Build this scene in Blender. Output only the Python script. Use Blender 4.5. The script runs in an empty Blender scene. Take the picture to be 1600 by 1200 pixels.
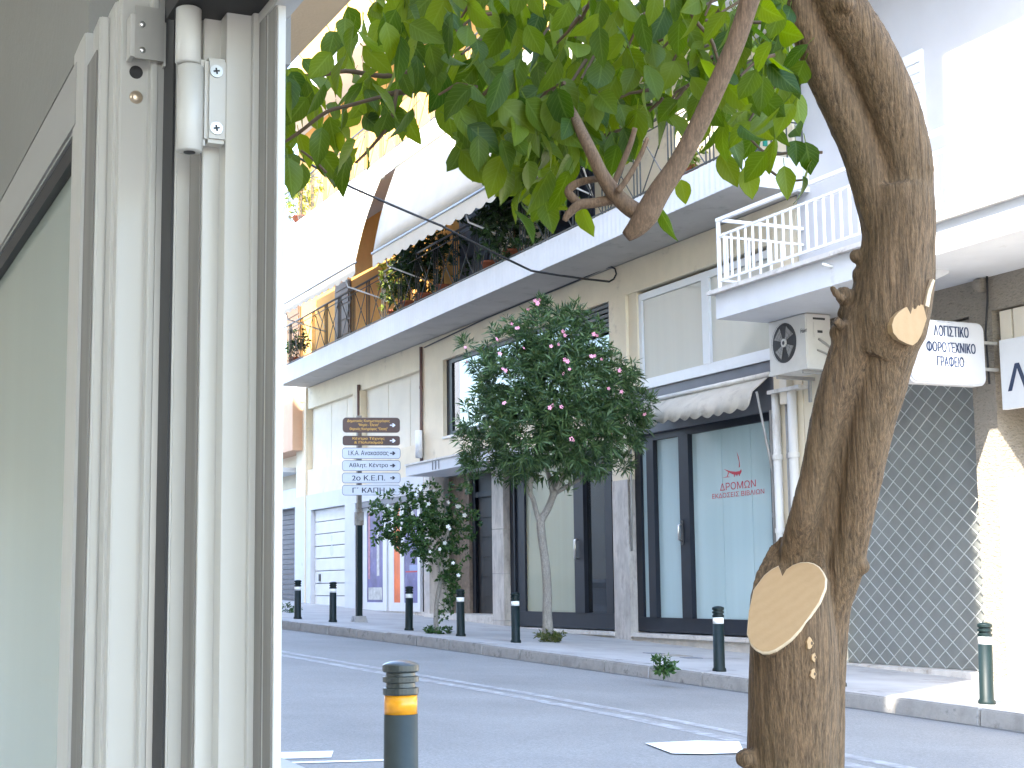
import bpy, bmesh, math, random
import numpy as np
from mathutils import Vector, Matrix, noise as mnoise
rnd = random.Random(7)
S = bpy.context.scene
C = S.collection
V3 = Vector

# ------------------------------------------------------------------ camera
# world: X across the street, Y along it (away), Z up; the camera stands at the origin, indoors
FPX = 2400.0                                   # focal length in photo pixels (photo 1600 x 1200)
dY = Vector((-1130, 326, FPX)).normalized()    # where the street vanishes, in camera space
up = Vector((-.0125, -1, 0)); up.z = -(up.x*dY.x + up.y*dY.y)/dY.z; up.normalize()
dX = dY.cross(up)
MW = Matrix((dX, dY, up))                      # camera space (x right, y down, z forward) -> world
cam = bpy.data.objects.new('camera', bpy.data.cameras.new('camera')); C.objects.link(cam)
R3 = Matrix((MW @ Vector((1,0,0)), MW @ Vector((0,-1,0)), MW @ Vector((0,0,-1)))).transposed()
cam.matrix_world = R3.to_4x4()
cam.data.sensor_width = 36; cam.data.lens = 36*FPX/1600
cam.data.clip_start = .02; cam.data.clip_end = 3000
S.camera = cam
# ------------------------------------------------------------------ sky, sun, exposure
SUN = Vector((1, .70, -1.25)).normalized()     # the way the light travels
el = math.asin(-SUN.z); az = math.atan2(-SUN.x, -SUN.y)
W = bpy.data.worlds.new('World'); S.world = W; W.use_nodes = True
sk = W.node_tree.nodes.new('ShaderNodeTexSky'); sk.sky_type = 'NISHITA'; sk.sun_disc = False
sk.sun_elevation = el; sk.sun_rotation = az % (2*math.pi); sk.air_density = 1.0; sk.dust_density = .7; sk.ozone_density = 1.2
bg = W.node_tree.nodes['Background']; bg.inputs[1].default_value = .15
W.node_tree.links.new(sk.outputs[0], bg.inputs[0])
sl = bpy.data.lights.new('sun', 'SUN'); sl.energy = 2.2; sl.angle = math.radians(.5); sl.color = (1, .94, .84)
so = bpy.data.objects.new('sun', sl); C.objects.link(so); so.rotation_euler = SUN.to_track_quat('-Z', 'Y').to_euler(); so.location = (-20, -14, 30)
S.view_settings.view_transform = 'Standard'; S.view_settings.look = 'None'
S.view_settings.exposure = 3.62; S.view_settings.gamma = 1; S.view_settings.use_curve_mapping = False
S.render.engine = 'CYCLES'
try:
    S.cycles.use_denoising = True; S.cycles.max_bounces = 8; S.cycles.diffuse_bounces = 5; S.cycles.transparent_max_bounces = 12
    S.cycles.sample_clamp_indirect = 6; S.cycles.caustics_reflective = False; S.cycles.caustics_refractive = False
except Exception: pass

# ------------------------------------------------------------------ measuring helpers (photo pixel -> point on a real plane)
def ray(px, py): return (MW @ Vector((px-800, py-600, FPX))).normalized()
def onX(px, py, X=11.0): r = ray(px, py); return r*(X/r.x)
def onY(px, py, Y): r = ray(px, py); return r*(Y/r.y)
def onZ(px, py, Z): r = ray(px, py); return r*(Z/r.z)
def onD(px, py, d): return MW @ (Vector((px-800, py-600, FPX))*(d/FPX))
def YX(px, py=750, X=11.0): return onX(px, py, X).y
def ZX(px, py, X=11.0): return onX(px, py, X).z
GA, GB, GC = -.976, -.036, .028
def gz(x, y, off=0): return GA + GB*x + GC*y + off
def onG(px, py, off=0):
    r = ray(px, py); return r*((GA+off)/(r.z-GB*r.x-GC*r.y))
def depth(p): return (MW.transposed() @ Vector(p)).z

# ------------------------------------------------------------------ mesh helpers
class MB:
    def __init__(s): s.v = []; s.f = []
    def add(s, vs, fs):
        n = len(s.v); s.v += [tuple(a) for a in vs]; s.f += [tuple(i+n for i in f) for f in fs]; return s
    def box(s, x0, x1, y0, y1, z0, z1):
        x0, x1 = sorted((x0, x1)); y0, y1 = sorted((y0, y1)); z0, z1 = sorted((z0, z1))
        return s.add([(x0,y0,z0),(x1,y0,z0),(x1,y1,z0),(x0,y1,z0),(x0,y0,z1),(x1,y0,z1),(x1,y1,z1),(x0,y1,z1)],
                     [(3,2,1,0),(4,5,6,7),(0,1,5,4),(1,2,6,5),(2,3,7,6),(3,0,4,7)])
    def hexa(s, b, t):      # four bottom points, four top points
        return s.add(list(b)+list(t), [(3,2,1,0),(4,5,6,7),(0,1,5,4),(1,2,6,5),(2,3,7,6),(3,0,4,7)])
    def prism(s, pts, z0, z1):   # plan polygon (x,y) raised from z0 to z1
        n = len(pts)
        return s.add([(x,y,z0) for x,y in pts]+[(x,y,z1) for x,y in pts],
                     [tuple(range(n-1,-1,-1)), tuple(range(n,2*n))]+[(i,(i+1)%n,n+(i+1)%n,n+i) for i in range(n)])
    def extr(s, pts, d):    # 3-D polygon swept along vector d
        n = len(pts); d = Vector(d); P = [Vector(p) for p in pts]
        return s.add(P+[p+d for p in P], [tuple(range(n-1,-1,-1)), tuple(range(n,2*n))]+[(i,(i+1)%n,n+(i+1)%n,n+i) for i in range(n)])
    def tube(s, path, rad, n=8, cap=True):
        P = [Vector(p) for p in path]; m = len(P)
        if not hasattr(rad, '__len__'): rad = [rad]*m
        rings = []; ref = None
        for i in range(m):
            t = (P[min(i+1,m-1)]-P[max(i-1,0)]).normalized()
            if ref is None: ref = t.orthogonal().normalized()
            ref = (ref - t*ref.dot(t)).normalized(); b = t.cross(ref)
            rings += [P[i]+(ref*math.cos(2*math.pi*k/n)+b*math.sin(2*math.pi*k/n))*rad[i] for k in range(n)]
        fs = [(i*n+k, i*n+(k+1)%n, (i+1)*n+(k+1)%n, (i+1)*n+k) for i in range(m-1) for k in range(n)]
        if cap: fs += [tuple(range(n-1,-1,-1)), tuple(range((m-1)*n, m*n))]
        return s.add(rings, fs)
    def lathe(s, prof, n=20, o=(0,0,0)):   # (r, z) profile, bottom to top
        m = len(prof); vs = []
        for r, z in prof: vs += [(o[0]+r*math.cos(2*math.pi*k/n), o[1]+r*math.sin(2*math.pi*k/n), o[2]+z) for k in range(n)]
        fs = [(i*n+k, i*n+(k+1)%n, (i+1)*n+(k+1)%n, (i+1)*n+k) for i in range(m-1) for k in range(n)]
        fs += [tuple(range(n-1,-1,-1)), tuple(range((m-1)*n, m*n))]
        return s.add(vs, fs)
    def mesh(s, name, m=None, smooth=False):
        me = bpy.data.meshes.new(name); me.from_pydata(s.v, [], s.f)
        if m: me.materials.append(m)
        if smooth: me.polygons.foreach_set('use_smooth', [True]*len(me.polygons))
        me.update(); return me
    def build(s, name, m, parent=None, smooth=False, bevel=0):
        me = s.mesh(name, m, smooth)
        if bevel:
            b = bmesh.new(); b.from_mesh(me)
            es = [e for e in b.edges if len(e.link_faces) == 2 and e.calc_face_angle(0) > .6]
            bmesh.ops.bevel(b, geom=es, offset=bevel, segments=2, affect='EDGES', clamp_overlap=True)
            b.to_mesh(me); b.free()
        return link(name, me, parent)
def link(name, me, parent=None):
    o = bpy.data.objects.new(name, me); C.objects.link(o)
    if parent is not None:
        o.parent = parent; L = world_loc(parent)
        if L.length: o.location = -L          # vertices are given in world space
    return o
LOCS = {}
def world_loc(o):
    L = Vector((0,0,0))
    while o is not None: L += o.location; o = o.parent
    return L
def tag(o, label=None, cat=None, group=None, kind=None):
    if label: o['label'] = label
    if cat: o['category'] = cat
    if group: o['group'] = group
    if kind: o['kind'] = kind
    return o
def thing(name, label, cat, loc=(0,0,0), group=None, rz=0):
    o = bpy.data.objects.new(name, None); C.objects.link(o); o.location = loc; o.rotation_euler = (0,0,rz); o.empty_display_size = .1
    return tag(o, label, cat, group)
def copy_tree(o, parent=None):
    c = o.copy(); C.objects.link(c); c.parent = parent
    for ch in list(o.children): copy_tree(ch, c)
    return c
def lp(name, me, parent, loc, rot=None, sc=1):   # a shared mesh placed under a parent, in the parent's own space
    o = bpy.data.objects.new(name, me); C.objects.link(o); o.parent = parent; o.location = loc
    if rot is not None: o.rotation_mode = 'QUATERNION'; o.rotation_quaternion = rot
    o.scale = (sc,)*3 if not hasattr(sc, '__len__') else sc
    return o

# ------------------------------------------------------------------ materials
def nodes(name):
    m = bpy.data.materials.new(name); m.use_nodes = True; nt = m.node_tree
    return m, nt, nt.nodes['Principled BSDF'], nt.links
def N(nt, t, **kw):
    n = nt.nodes.new('ShaderNode'+t)
    for k, v in kw.items():
        if k in n.inputs: n.inputs[k].default_value = v
        else: setattr(n, k, v)
    return n
def coords(nt, scale=(1,1,1), obj=True):
    tc = N(nt, 'TexCoord'); mp = N(nt, 'Mapping'); mp.inputs['Scale'].default_value = scale
    nt.links.new(tc.outputs['Object' if obj else 'UV'], mp.inputs['Vector']); return mp.outputs[0]
def mat(name, col, rough=.6, var=.12, scale=3, stretch=(1,1,1), bump=0, bscale=60, metal=0, dirt=None, dirt_at=.62, dscale=2.5, coat=0, spec=.5):
    m, nt, b, L = nodes(name)
    co = coords(nt, stretch)
    n = N(nt, 'TexNoise', Scale=scale, Detail=6, Roughness=.6); L.new(co, n.inputs['Vector'])
    r = N(nt, 'ValToRGB'); e = r.color_ramp.elements
    e[0].position = .3; e[1].position = .7
    e[0].color = (*[max(0, c*(1-var)) for c in col], 1); e[1].color = (*[min(1, c*(1+var)) for c in col], 1)
    L.new(n.outputs['Fac'], r.inputs[0]); out = r.outputs[0]
    if dirt:
        n2 = N(nt, 'TexNoise', Scale=dscale, Detail=8, Roughness=.7); L.new(co, n2.inputs['Vector'])
        mr = N(nt, 'MapRange'); mr.inputs[1].default_value = dirt_at-.06; mr.inputs[2].default_value = dirt_at+.1; L.new(n2.outputs['Fac'], mr.inputs[0])
        mx = N(nt, 'Mix', data_type='RGBA'); L.new(mr.outputs[0], mx.inputs[0]); L.new(out, mx.inputs[6]); mx.inputs[7].default_value = (*dirt, 1); out = mx.outputs[2]
    L.new(out, b.inputs['Base Color'])
    b.inputs['Roughness'].default_value = rough; b.inputs['Metallic'].default_value = metal; b.inputs['Specular IOR Level'].default_value = spec
    if coat: b.inputs['Coat Weight'].default_value = coat; b.inputs['Coat Roughness'].default_value = .04
    if bump:
        n3 = N(nt, 'TexNoise', Scale=bscale, Detail=5, Roughness=.65); L.new(co, n3.inputs['Vector'])
        bp = N(nt, 'Bump', Strength=bump, Distance=.04 if bump >= 1 else .01); L.new(n3.outputs['Fac'], bp.inputs['Height']); L.new(bp.outputs[0], b.inputs['Normal'])
    return m
def glass(name, tint=(.85,.92,.92), rough=0.0, base=None, amount=.5, ior=1.5, trans=0):
    # see-through tinted sheet with a Fresnel reflection; «amount» of an opaque film of colour «base» behind it
    m, nt, b, L = nodes(name); out = nt.nodes['Material Output']
    tr = N(nt, 'BsdfTransparent'); tr.inputs[0].default_value = (*tint, 1)
    gl = N(nt, 'BsdfGlossy'); gl.inputs['Roughness'].default_value = rough
    under = tr.outputs[0]
    if base:
        df = N(nt, 'BsdfDiffuse'); co = coords(nt, (1,3.5,.12)); n = N(nt, 'TexNoise', Scale=1.3, Detail=4); L.new(co, n.inputs['Vector'])  # vertical streaks in the colour stand in for faint reflections
        r = N(nt, 'ValToRGB'); r.color_ramp.elements[0].position = .3; r.color_ramp.elements[1].position = .7
        r.color_ramp.elements[0].color = (*[c*.965 for c in base], 1); r.color_ramp.elements[1].color = (*[min(1, c*1.035) for c in base], 1)
        L.new(n.outputs['Fac'], r.inputs[0]); L.new(r.outputs[0], df.inputs[0])
        body = df.outputs[0]
        if trans:
            tl = N(nt, 'BsdfTranslucent'); L.new(r.outputs[0], tl.inputs[0]); mt = N(nt, 'MixShader'); mt.inputs[0].default_value = trans
            L.new(df.outputs[0], mt.inputs[1]); L.new(tl.outputs[0], mt.inputs[2]); body = mt.outputs[0]
        mb = N(nt, 'MixShader'); mb.inputs[0].default_value = amount; L.new(tr.outputs[0], mb.inputs[1]); L.new(body, mb.inputs[2]); under = mb.outputs[0]
    fr = N(nt, 'Fresnel', IOR=ior); mx = N(nt, 'MixShader')
    L.new(fr.outputs[0], mx.inputs[0]); L.new(under, mx.inputs[1]); L.new(gl.outputs[0], mx.inputs[2]); L.new(mx.outputs[0], out.inputs[0])
    return m
def asphalt():
    m, nt, b, L = nodes('asphalt'); co = coords(nt)
    a = N(nt, 'TexNoise', Scale=.5, Detail=5, Roughness=.6); L.new(co, a.inputs['Vector'])
    v = N(nt, 'TexVoronoi', Scale=38); L.new(co, v.inputs['Vector'])
    g = N(nt, 'TexNoise', Scale=55, Detail=5, Roughness=.85); L.new(co, g.inputs['Vector'])
    r = N(nt, 'ValToRGB'); r.color_ramp.elements[0].position = .32; r.color_ramp.elements[1].position = .7
    r.color_ramp.elements[0].color = (.172,.165,.153,1); r.color_ramp.elements[1].color = (.240,.230,.213,1); L.new(a.outputs['Fac'], r.inputs[0])
    mx = N(nt, 'Mix', data_type='RGBA', blend_type='MULTIPLY'); mx.inputs[0].default_value = .55; L.new(r.outputs[0], mx.inputs[6])
    rg = N(nt, 'ValToRGB'); rg.color_ramp.elements[0].position = .34; rg.color_ramp.elements[1].position = .66
    rg.color_ramp.elements[0].color = (.35,.35,.35,1); rg.color_ramp.elements[1].color = (1.6,1.6,1.6,1); L.new(g.outputs['Fac'], rg.inputs[0]); L.new(rg.outputs[0], mx.inputs[7])
    sp = N(nt, 'Mix', data_type='RGBA'); ms = N(nt, 'MapRange'); ms.inputs[1].default_value = .16; ms.inputs[2].default_value = .05; L.new(v.outputs['Distance'], ms.inputs[0])
    L.new(ms.outputs[0], sp.inputs[0]); L.new(mx.outputs[2], sp.inputs[6]); sp.inputs[7].default_value = (.36,.36,.36,1)
    L.new(sp.outputs[2], b.inputs['Base Color']); b.inputs['Roughness'].default_value = .75
    bp = N(nt, 'Bump', Strength=.6, Distance=.004); L.new(g.outputs['Fac'], bp.inputs['Height']); L.new(bp.outputs[0], b.inputs['Normal'])
    return m
def bark(name, c0, c1, c2, sc=1.0, bump=.9):
    # fine ridges running up the stem over a slow drift between two browns
    m, nt, b, L = nodes(name); co = coords(nt, (1,1,.055))
    n1 = N(nt, 'TexNoise', Scale=165*sc, Detail=5, Roughness=.65, Distortion=.35); L.new(co, n1.inputs['Vector'])
    n3 = N(nt, 'TexNoise', Scale=320*sc, Detail=3, Roughness=.6); L.new(coords(nt, (1,1,.25)), n3.inputs['Vector'])
    n2 = N(nt, 'TexNoise', Scale=7*sc, Detail=6, Roughness=.65); L.new(coords(nt, (1,1,.45)), n2.inputs['Vector'])
    r = N(nt, 'ValToRGB'); r.color_ramp.elements[0].position = .30; r.color_ramp.elements[1].position = .60
    r.color_ramp.elements[0].color = (*c0,1); r.color_ramp.elements[1].color = (*c1,1); L.new(n1.outputs['Fac'], r.inputs[0])
    mx = N(nt, 'Mix', data_type='RGBA'); mr = N(nt, 'MapRange'); mr.inputs[1].default_value = .42; mr.inputs[2].default_value = .72; mr.inputs[4].default_value = .65; L.new(n2.outputs['Fac'], mr.inputs[0])
    L.new(mr.outputs[0], mx.inputs[0]); L.new(r.outputs[0], mx.inputs[6]); mx.inputs[7].default_value = (*c2,1)
    v = N(nt, 'MapRange'); v.inputs[1].default_value = .3; v.inputs[2].default_value = .7; v.inputs[3].default_value = .72; v.inputs[4].default_value = 1.25; L.new(n3.outputs['Fac'], v.inputs[0])
    mm = N(nt, 'Mix', data_type='RGBA', blend_type='MULTIPLY'); mm.inputs[0].default_value = 1; L.new(mx.outputs[2], mm.inputs[6]); L.new(v.outputs[0], mm.inputs[7])
    L.new(mm.outputs[2], b.inputs['Base Color']); b.inputs['Roughness'].default_value = .85; b.inputs['Specular IOR Level'].default_value = .25
    ad = N(nt, 'Math', operation='MULTIPLY_ADD'); L.new(n3.outputs['Fac'], ad.inputs[0]); ad.inputs[1].default_value = .5; L.new(n1.outputs['Fac'], ad.inputs[2])
    bp = N(nt, 'Bump', Strength=bump, Distance=.005); L.new(ad.outputs[0], bp.inputs['Height']); L.new(bp.outputs[0], b.inputs['Normal'])
    return m
def leafmat(name, dark, light, trans=.45, veins=True, rough=.4):
    m, nt, b, L = nodes(name); out = nt.nodes['Material Output']
    oi = N(nt, 'ObjectInfo'); gm = N(nt, 'NewGeometry')
    rn = N(nt, 'Math', operation='ADD'); L.new(oi.outputs['Random'], rn.inputs[0]); L.new(gm.outputs['Random Per Island'], rn.inputs[1])
    fr = N(nt, 'Math', operation='FRACT'); L.new(rn.outputs[0], fr.inputs[0])
    r = N(nt, 'ValToRGB'); r.color_ramp.elements[0].color = (*dark,1); r.color_ramp.elements[1].color = (*light,1); L.new(fr.outputs[0], r.inputs[0])
    col = r.outputs[0]
    if veins:
        uv = N(nt, 'UVMap'); sx = N(nt, 'SeparateXYZ'); L.new(uv.outputs[0], sx.inputs[0])
        a = N(nt, 'Math', operation='ABSOLUTE'); L.new(sx.outputs[0], a.inputs[0])       # u: -1..1 across, v: 0..1 along
        k = N(nt, 'Math', operation='MULTIPLY_ADD'); L.new(a.outputs[0], k.inputs[0]); k.inputs[1].default_value = -2.6
        v7 = N(nt, 'Math', operation='MULTIPLY'); L.new(sx.outputs[1], v7.inputs[0]); v7.inputs[1].default_value = 8; L.new(v7.outputs[0], k.inputs[2])
        f2 = N(nt, 'Math', operation='FRACT'); L.new(k.outputs[0], f2.inputs[0])
        l1 = N(nt, 'Math', operation='LESS_THAN'); L.new(f2.outputs[0], l1.inputs[0]); l1.inputs[1].default_value = .10
        l2 = N(nt, 'Math', operation='LESS_THAN'); L.new(a.outputs[0], l2.inputs[0]); l2.inputs[1].default_value = .07
        mxv = N(nt, 'Math', operation='MAXIMUM'); L.new(l1.outputs[0], mxv.inputs[0]); L.new(l2.outputs[0], mxv.inputs[1])
        ml = N(nt, 'Math', operation='MULTIPLY'); L.new(mxv.outputs[0], ml.inputs[0]); ml.inputs[1].default_value = .17
        mx = N(nt, 'Mix', data_type='RGBA'); L.new(ml.outputs[0], mx.inputs[0]); L.new(col, mx.inputs[6]); mx.inputs[7].default_value = (.26,.34,.10,1); col = mx.outputs[2]
        bp = N(nt, 'Bump', Strength=.5, Distance=.003, invert=True); L.new(mxv.outputs[0], bp.inputs['Height']); L.new(bp.outputs[0], b.inputs['Normal'])
    L.new(col, b.inputs['Base Color']); b.inputs['Roughness'].default_value = rough; b.inputs['Specular IOR Level'].default_value = .32
    tl = N(nt, 'BsdfTranslucent'); hs = N(nt, 'HueSaturation', Saturation=1.15, Value=1.5, Hue=.485); L.new(col, hs.inputs['Color']); L.new(hs.outputs[0], tl.inputs[0])
    ms = N(nt, 'MixShader'); ms.inputs[0].default_value = trans; L.new(b.outputs[0], ms.inputs[1]); L.new(tl.outputs[0], ms.inputs[2]); L.new(ms.outputs[0], out.inputs[0])
    return m

M = {}
M['asphalt'] = asphalt()
M['paint'] = mat('worn_road_paint', (.33,.325,.315), .7, .2, 8, dirt=(.22,.21,.20), dirt_at=.48, dscale=9)
M['pale_patch'] = mat('pale_road_patch', (.72,.72,.70), .7, .08, 8, dirt=(.3,.3,.3), dirt_at=.66, dscale=9)  # near-white tone for the painted sunlight and the two pale quads
M['pave'] = mat('pavement_concrete', (.355,.34,.32), .85, .16, 1.2, bump=.3, bscale=40, dirt=(.2,.19,.18), dirt_at=.63, dscale=1.6)
M['kerb'] = mat('kerb_stone', (.33,.315,.295), .85, .22, 5, bump=.6, bscale=30, dirt=(.11,.105,.10), dirt_at=.6, dscale=5)
M['earth'] = mat('earth', (.12,.09,.06), .95, .3, 9, bump=.6, bscale=40)
M['cream'] = mat('cream_render', (.75,.66,.50), .85, .06, 2, bump=.12, bscale=150, dirt=(.45,.39,.30), dirt_at=.66, dscale=1.8)
M['cream_panel'] = mat('cream_panel', (.74,.67,.55), .7, .05, 2)
M['stone_brown'] = mat('brown_stone_cladding', (.26,.21,.17), .7, .25, 12, bump=.2)
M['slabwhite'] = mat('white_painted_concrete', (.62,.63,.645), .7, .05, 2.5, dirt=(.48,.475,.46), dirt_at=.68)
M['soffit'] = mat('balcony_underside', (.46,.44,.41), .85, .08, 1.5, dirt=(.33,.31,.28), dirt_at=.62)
M['ochre'] = mat('orange_render', (.74,.38,.09), .85, .08, 1.5)
M['whitewall'] = mat('white_render', (.50,.50,.515), .85, .04, 1.5, bump=.08, bscale=120)
M['garage'] = mat('white_sectional_door', (.70,.69,.67), .55, .05, 3)
M['navy'] = mat('dark_blue_aluminium', (.011,.014,.022), .45, .15, 6, spec=.3)
M['bandgrey'] = mat('grey_blue_sheet', (.15,.155,.175), .5, .1, 3)
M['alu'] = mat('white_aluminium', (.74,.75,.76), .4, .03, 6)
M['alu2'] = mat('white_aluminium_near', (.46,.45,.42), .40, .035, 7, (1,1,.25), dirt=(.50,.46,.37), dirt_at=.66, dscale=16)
M['rail_shade'] = mat('shaded_window_rail', (.33,.325,.31), .5, .05, 4)  # white rail toned grey, the shade of its inner face in the colour
M['peach'] = mat('peach_render', (.62,.40,.27), .85, .08, 2)
M['shade_strip'] = mat('grey_recess_shade', (.20,.19,.175), .9, .25, 40, (1,1,.05))
M['rubber'] = mat('black_rubber', (.012,.012,.014), .6, .2, 20)
M['steel'] = mat('brushed_steel', (.42,.40,.37), .42, .08, 30, (1,1,.1), metal=.75)
M['screw'] = mat('zinc_screw', (.55,.54,.52), .3, .1, 60, metal=.9)
M['marble'] = mat('grey_marble', (.50,.46,.42), .45, .28, 5, (1,1,.35), dirt=(.33,.29,.26), dirt_at=.56, dscale=7)
M['sill'] = mat('pale_marble_sill', (.60,.56,.51), .5, .12, 6, dirt=(.32,.27,.22), dirt_at=.6, dscale=5)
M['wood'] = mat('dark_wood', (.022,.018,.016), .5, .3, 8, (1,1,.1), bump=.2, bscale=30)
M['doorbrown'] = mat('brown_door', (.14,.075,.03), .6, .25, 6, (4,4,.3))
M['iron'] = mat('dark_iron', (.055,.060,.062), .45, .2, 20, metal=.3)
M['ironblue'] = mat('grey_iron', (.20,.22,.25), .4, .15, 20, metal=.3)
M['whiteiron'] = mat('white_painted_iron', (.80,.80,.80), .4, .03, 20)
M['canvas'] = mat('cream_canvas', (.54,.49,.40), .9, .06, 2, bump=.15, bscale=300)
M['canvas2'] = mat('beige_awning_cloth', (.52,.48,.41), .9, .12, 2.5, bump=.2, bscale=200, dirt=(.34,.31,.27), dirt_at=.58, dscale=3)
M['bgreen'] = mat('dark_green_plastic', (.005,.013,.013), .5, .15, 10, spec=.25, dirt=(.02,.026,.024), dirt_at=.66, dscale=14)
M['bgrey'] = mat('grey_green_plastic', (.036,.043,.037), .5, .12, 14, spec=.3, dirt=(.06,.045,.03), dirt_at=.7, dscale=22)
M['bcap'] = mat('grey_bollard_head', (.036,.039,.033), .33, .12, 14)
M['band_w'] = mat('white_reflective_band', (.85,.85,.83), .35, .04, 20)
M['band_o'] = mat('orange_reflective_band', (.85,.33,.012), .28, .14, 30, dirt=(.5,.18,.01), dirt_at=.68, dscale=40)
M['sign_w'] = mat('white_sign_sheet', (.58,.61,.66), .45, .05, 5)
M['sign_b'] = mat('brown_sign_sheet', (.060,.019,.009), .45, .12, 8)
M['ink'] = mat('dark_lettering', (.012,.014,.035), .5, .1)
M['yel'] = mat('yellow_lettering', (.75,.40,.05), .5, .1)
M['white_ink'] = mat('white_lettering', (.85,.85,.88), .5, .03)
M['red'] = mat('red_lettering', (.50,.03,.05), .5, .1)
M['blue_ink'] = mat('blue_lettering', (.012,.028,.075), .5, .1)
M['rust'] = mat('rusty_galvanised', (.30,.27,.23), .6, .3, 9, metal=.2, dirt=(.20,.11,.05), dirt_at=.58, dscale=12)
M['pipe'] = mat('white_plastic_pipe', (.66,.64,.60), .5, .1, 4, (1,1,.3), dirt=(.42,.38,.32), dirt_at=.6)
M['pipegrey'] = mat('grey_pipe', (.33,.32,.30), .6, .15, 6)
M['acwhite'] = mat('air_conditioner_white', (.66,.64,.59), .5, .06, 5, dirt=(.45,.41,.35), dirt_at=.66)
M['acdark'] = mat('fan_dark', (.045,.045,.045), .6, .2, 9)
M['stucco'] = mat('rough_grey_stucco', (.33,.29,.235), .95, .28, 14, (1,1,2.2), bump=1.0, bscale=17, dirt=(.20,.175,.14), dirt_at=.55, dscale=14)
M['greygreen'] = mat('grey_green_sheet', (.235,.245,.23), .6, .12, 3, dirt=(.22,.23,.215), dirt_at=.55, dscale=2)
M['wire'] = mat('galvanised_wire', (.48,.50,.48), .5, .1, 40, metal=.2)
M['shutter'] = mat('grey_shutter', (.12,.12,.125), .6, .15, 5)
M['louvre'] = mat('brown_grey_louvre', (.24,.21,.18), .7, .15, 6)
M['purple'] = mat('purple_poster', (.11,.10,.27), .35, .4, 3, dirt=(.35,.33,.45), dirt_at=.62, dscale=2.2)
M['orange'] = mat('orange_poster', (.85,.16,.02), .4, .2, 3)
M['terracotta'] = mat('terracotta', (.33,.10,.05), .8, .2, 12)
M['dark'] = mat('dark_room', (.02,.02,.022), .9, .2, 3)
M['navydoor'] = mat('dark_navy_door', (.018,.022,.04), .5, .3, 3)
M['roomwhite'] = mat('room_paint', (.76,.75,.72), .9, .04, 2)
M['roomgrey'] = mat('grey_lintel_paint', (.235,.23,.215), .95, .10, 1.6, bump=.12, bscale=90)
M['floor'] = mat('pale_floor', (.45,.43,.40), .7, .1, 3)
M['tan'] = mat('tan_render', (.70,.50,.31), .9, .07, 8, bump=.2, bscale=180)
M['ownwall'] = mat('opposite_cream_render', (.60,.56,.48), .85, .08, 1.5)
M['frost'] = glass('frosted_pane', (.75,.82,.78), .10, (.60,.64,.57), .95, 1.40, .6)
M['film'] = glass('teal_filmed_glass', (.5,.7,.7), .02, (.49,.625,.635), .90, 1.5)
M['creamglass'] = glass('cream_backed_glass', (.8,.86,.78), 0, (.60,.62,.47), .66)
M['plinth'] = mat('pale_plinth', (.52,.48,.43), .7, .15, 5, dirt=(.34,.28,.23), dirt_at=.66, dscale=4)
M['shopglass'] = glass('shop_glass', (.80,.86,.80), 0, None)
M['darkglass'] = glass('dark_glass', (.25,.28,.30), 0, (.03,.035,.04), .5, 1.6)
M['mezz'] = glass('curtained_glass', (.6,.6,.6), .03, (.66,.65,.57), .9, 1.75)
M['skyglass'] = glass('reflecting_glass', (.2,.22,.25), .0, (.02,.025,.03), .5, 2.2)
M['bark'] = bark('tree_bark', (.048,.029,.015), (.185,.110,.056), (.128,.080,.038))
M['bark_limb'] = bark('young_bark', (.085,.050,.028), (.165,.100,.058), (.125,.080,.044), 1.2, .3)
M['bark_pale'] = bark('pale_bark', (.15,.135,.115), (.34,.31,.27), (.22,.20,.17), 1.0, .5)
M['twig'] = mat('twig_bark', (.10,.06,.03), .8, .25, 20)
M['leaf'] = leafmat('broad_leaf', (.028,.066,.005), (.135,.185,.016), .55, True, .45)
M['oleander'] = leafmat('oleander_leaf', (.022,.056,.022), (.100,.160,.055), .2, False, .38)
M['hib'] = leafmat('shrub_leaf', (.014,.045,.016), (.070,.14,.035), .25, False, .45)
M['potplant'] = leafmat('balcony_plant_leaf', (.010,.028,.010), (.035,.070,.020), .25, False)
M['pale_plant'] = leafmat('yellow_green_leaf', (.10,.16,.03), (.25,.30,.06), .4, False)
M['weed'] = leafmat('weed_leaf', (.03,.055,.012), (.12,.13,.04), .25, False)
M['pink'] = mat('pink_petal', (.80,.34,.46), .6, .15, 30)
M['wpetal'] = mat('white_petal', (.62,.64,.62), .6, .04, 30)
def cutwood():
    m, nt, b, L = nodes('fresh_cut_wood'); co = coords(nt)
    n = N(nt, 'TexNoise', Scale=30, Detail=6, Roughness=.7); L.new(co, n.inputs['Vector'])
    w = N(nt, 'TexWave', wave_type='RINGS', rings_direction='SPHERICAL', Scale=26, Distortion=3.5, Detail=3); w.inputs['Detail Scale'].default_value = 1.5; L.new(co, w.inputs['Vector'])
    r = N(nt, 'ValToRGB'); r.color_ramp.elements[0].color = (.40,.235,.105,1); r.color_ramp.elements[1].color = (.47,.29,.14,1)
    ad = N(nt, 'Math', operation='MULTIPLY_ADD'); L.new(w.outputs['Fac'], ad.inputs[0]); ad.inputs[1].default_value = .25; L.new(n.outputs['Fac'], ad.inputs[2]); L.new(ad.outputs[0], r.inputs[0])
    L.new(r.outputs[0], b.inputs['Base Color']); b.inputs['Roughness'].default_value = .8
    bp = N(nt, 'Bump', Strength=.25, Distance=.003); L.new(n.outputs['Fac'], bp.inputs['Height']); L.new(bp.outputs[0], b.inputs['Normal'])
    return m
M['cut'] = cutwood()
M['cutrim'] = mat('pale_cut_rim', (.62,.46,.29), .8, .15, 40, bump=.4, bscale=120)

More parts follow.
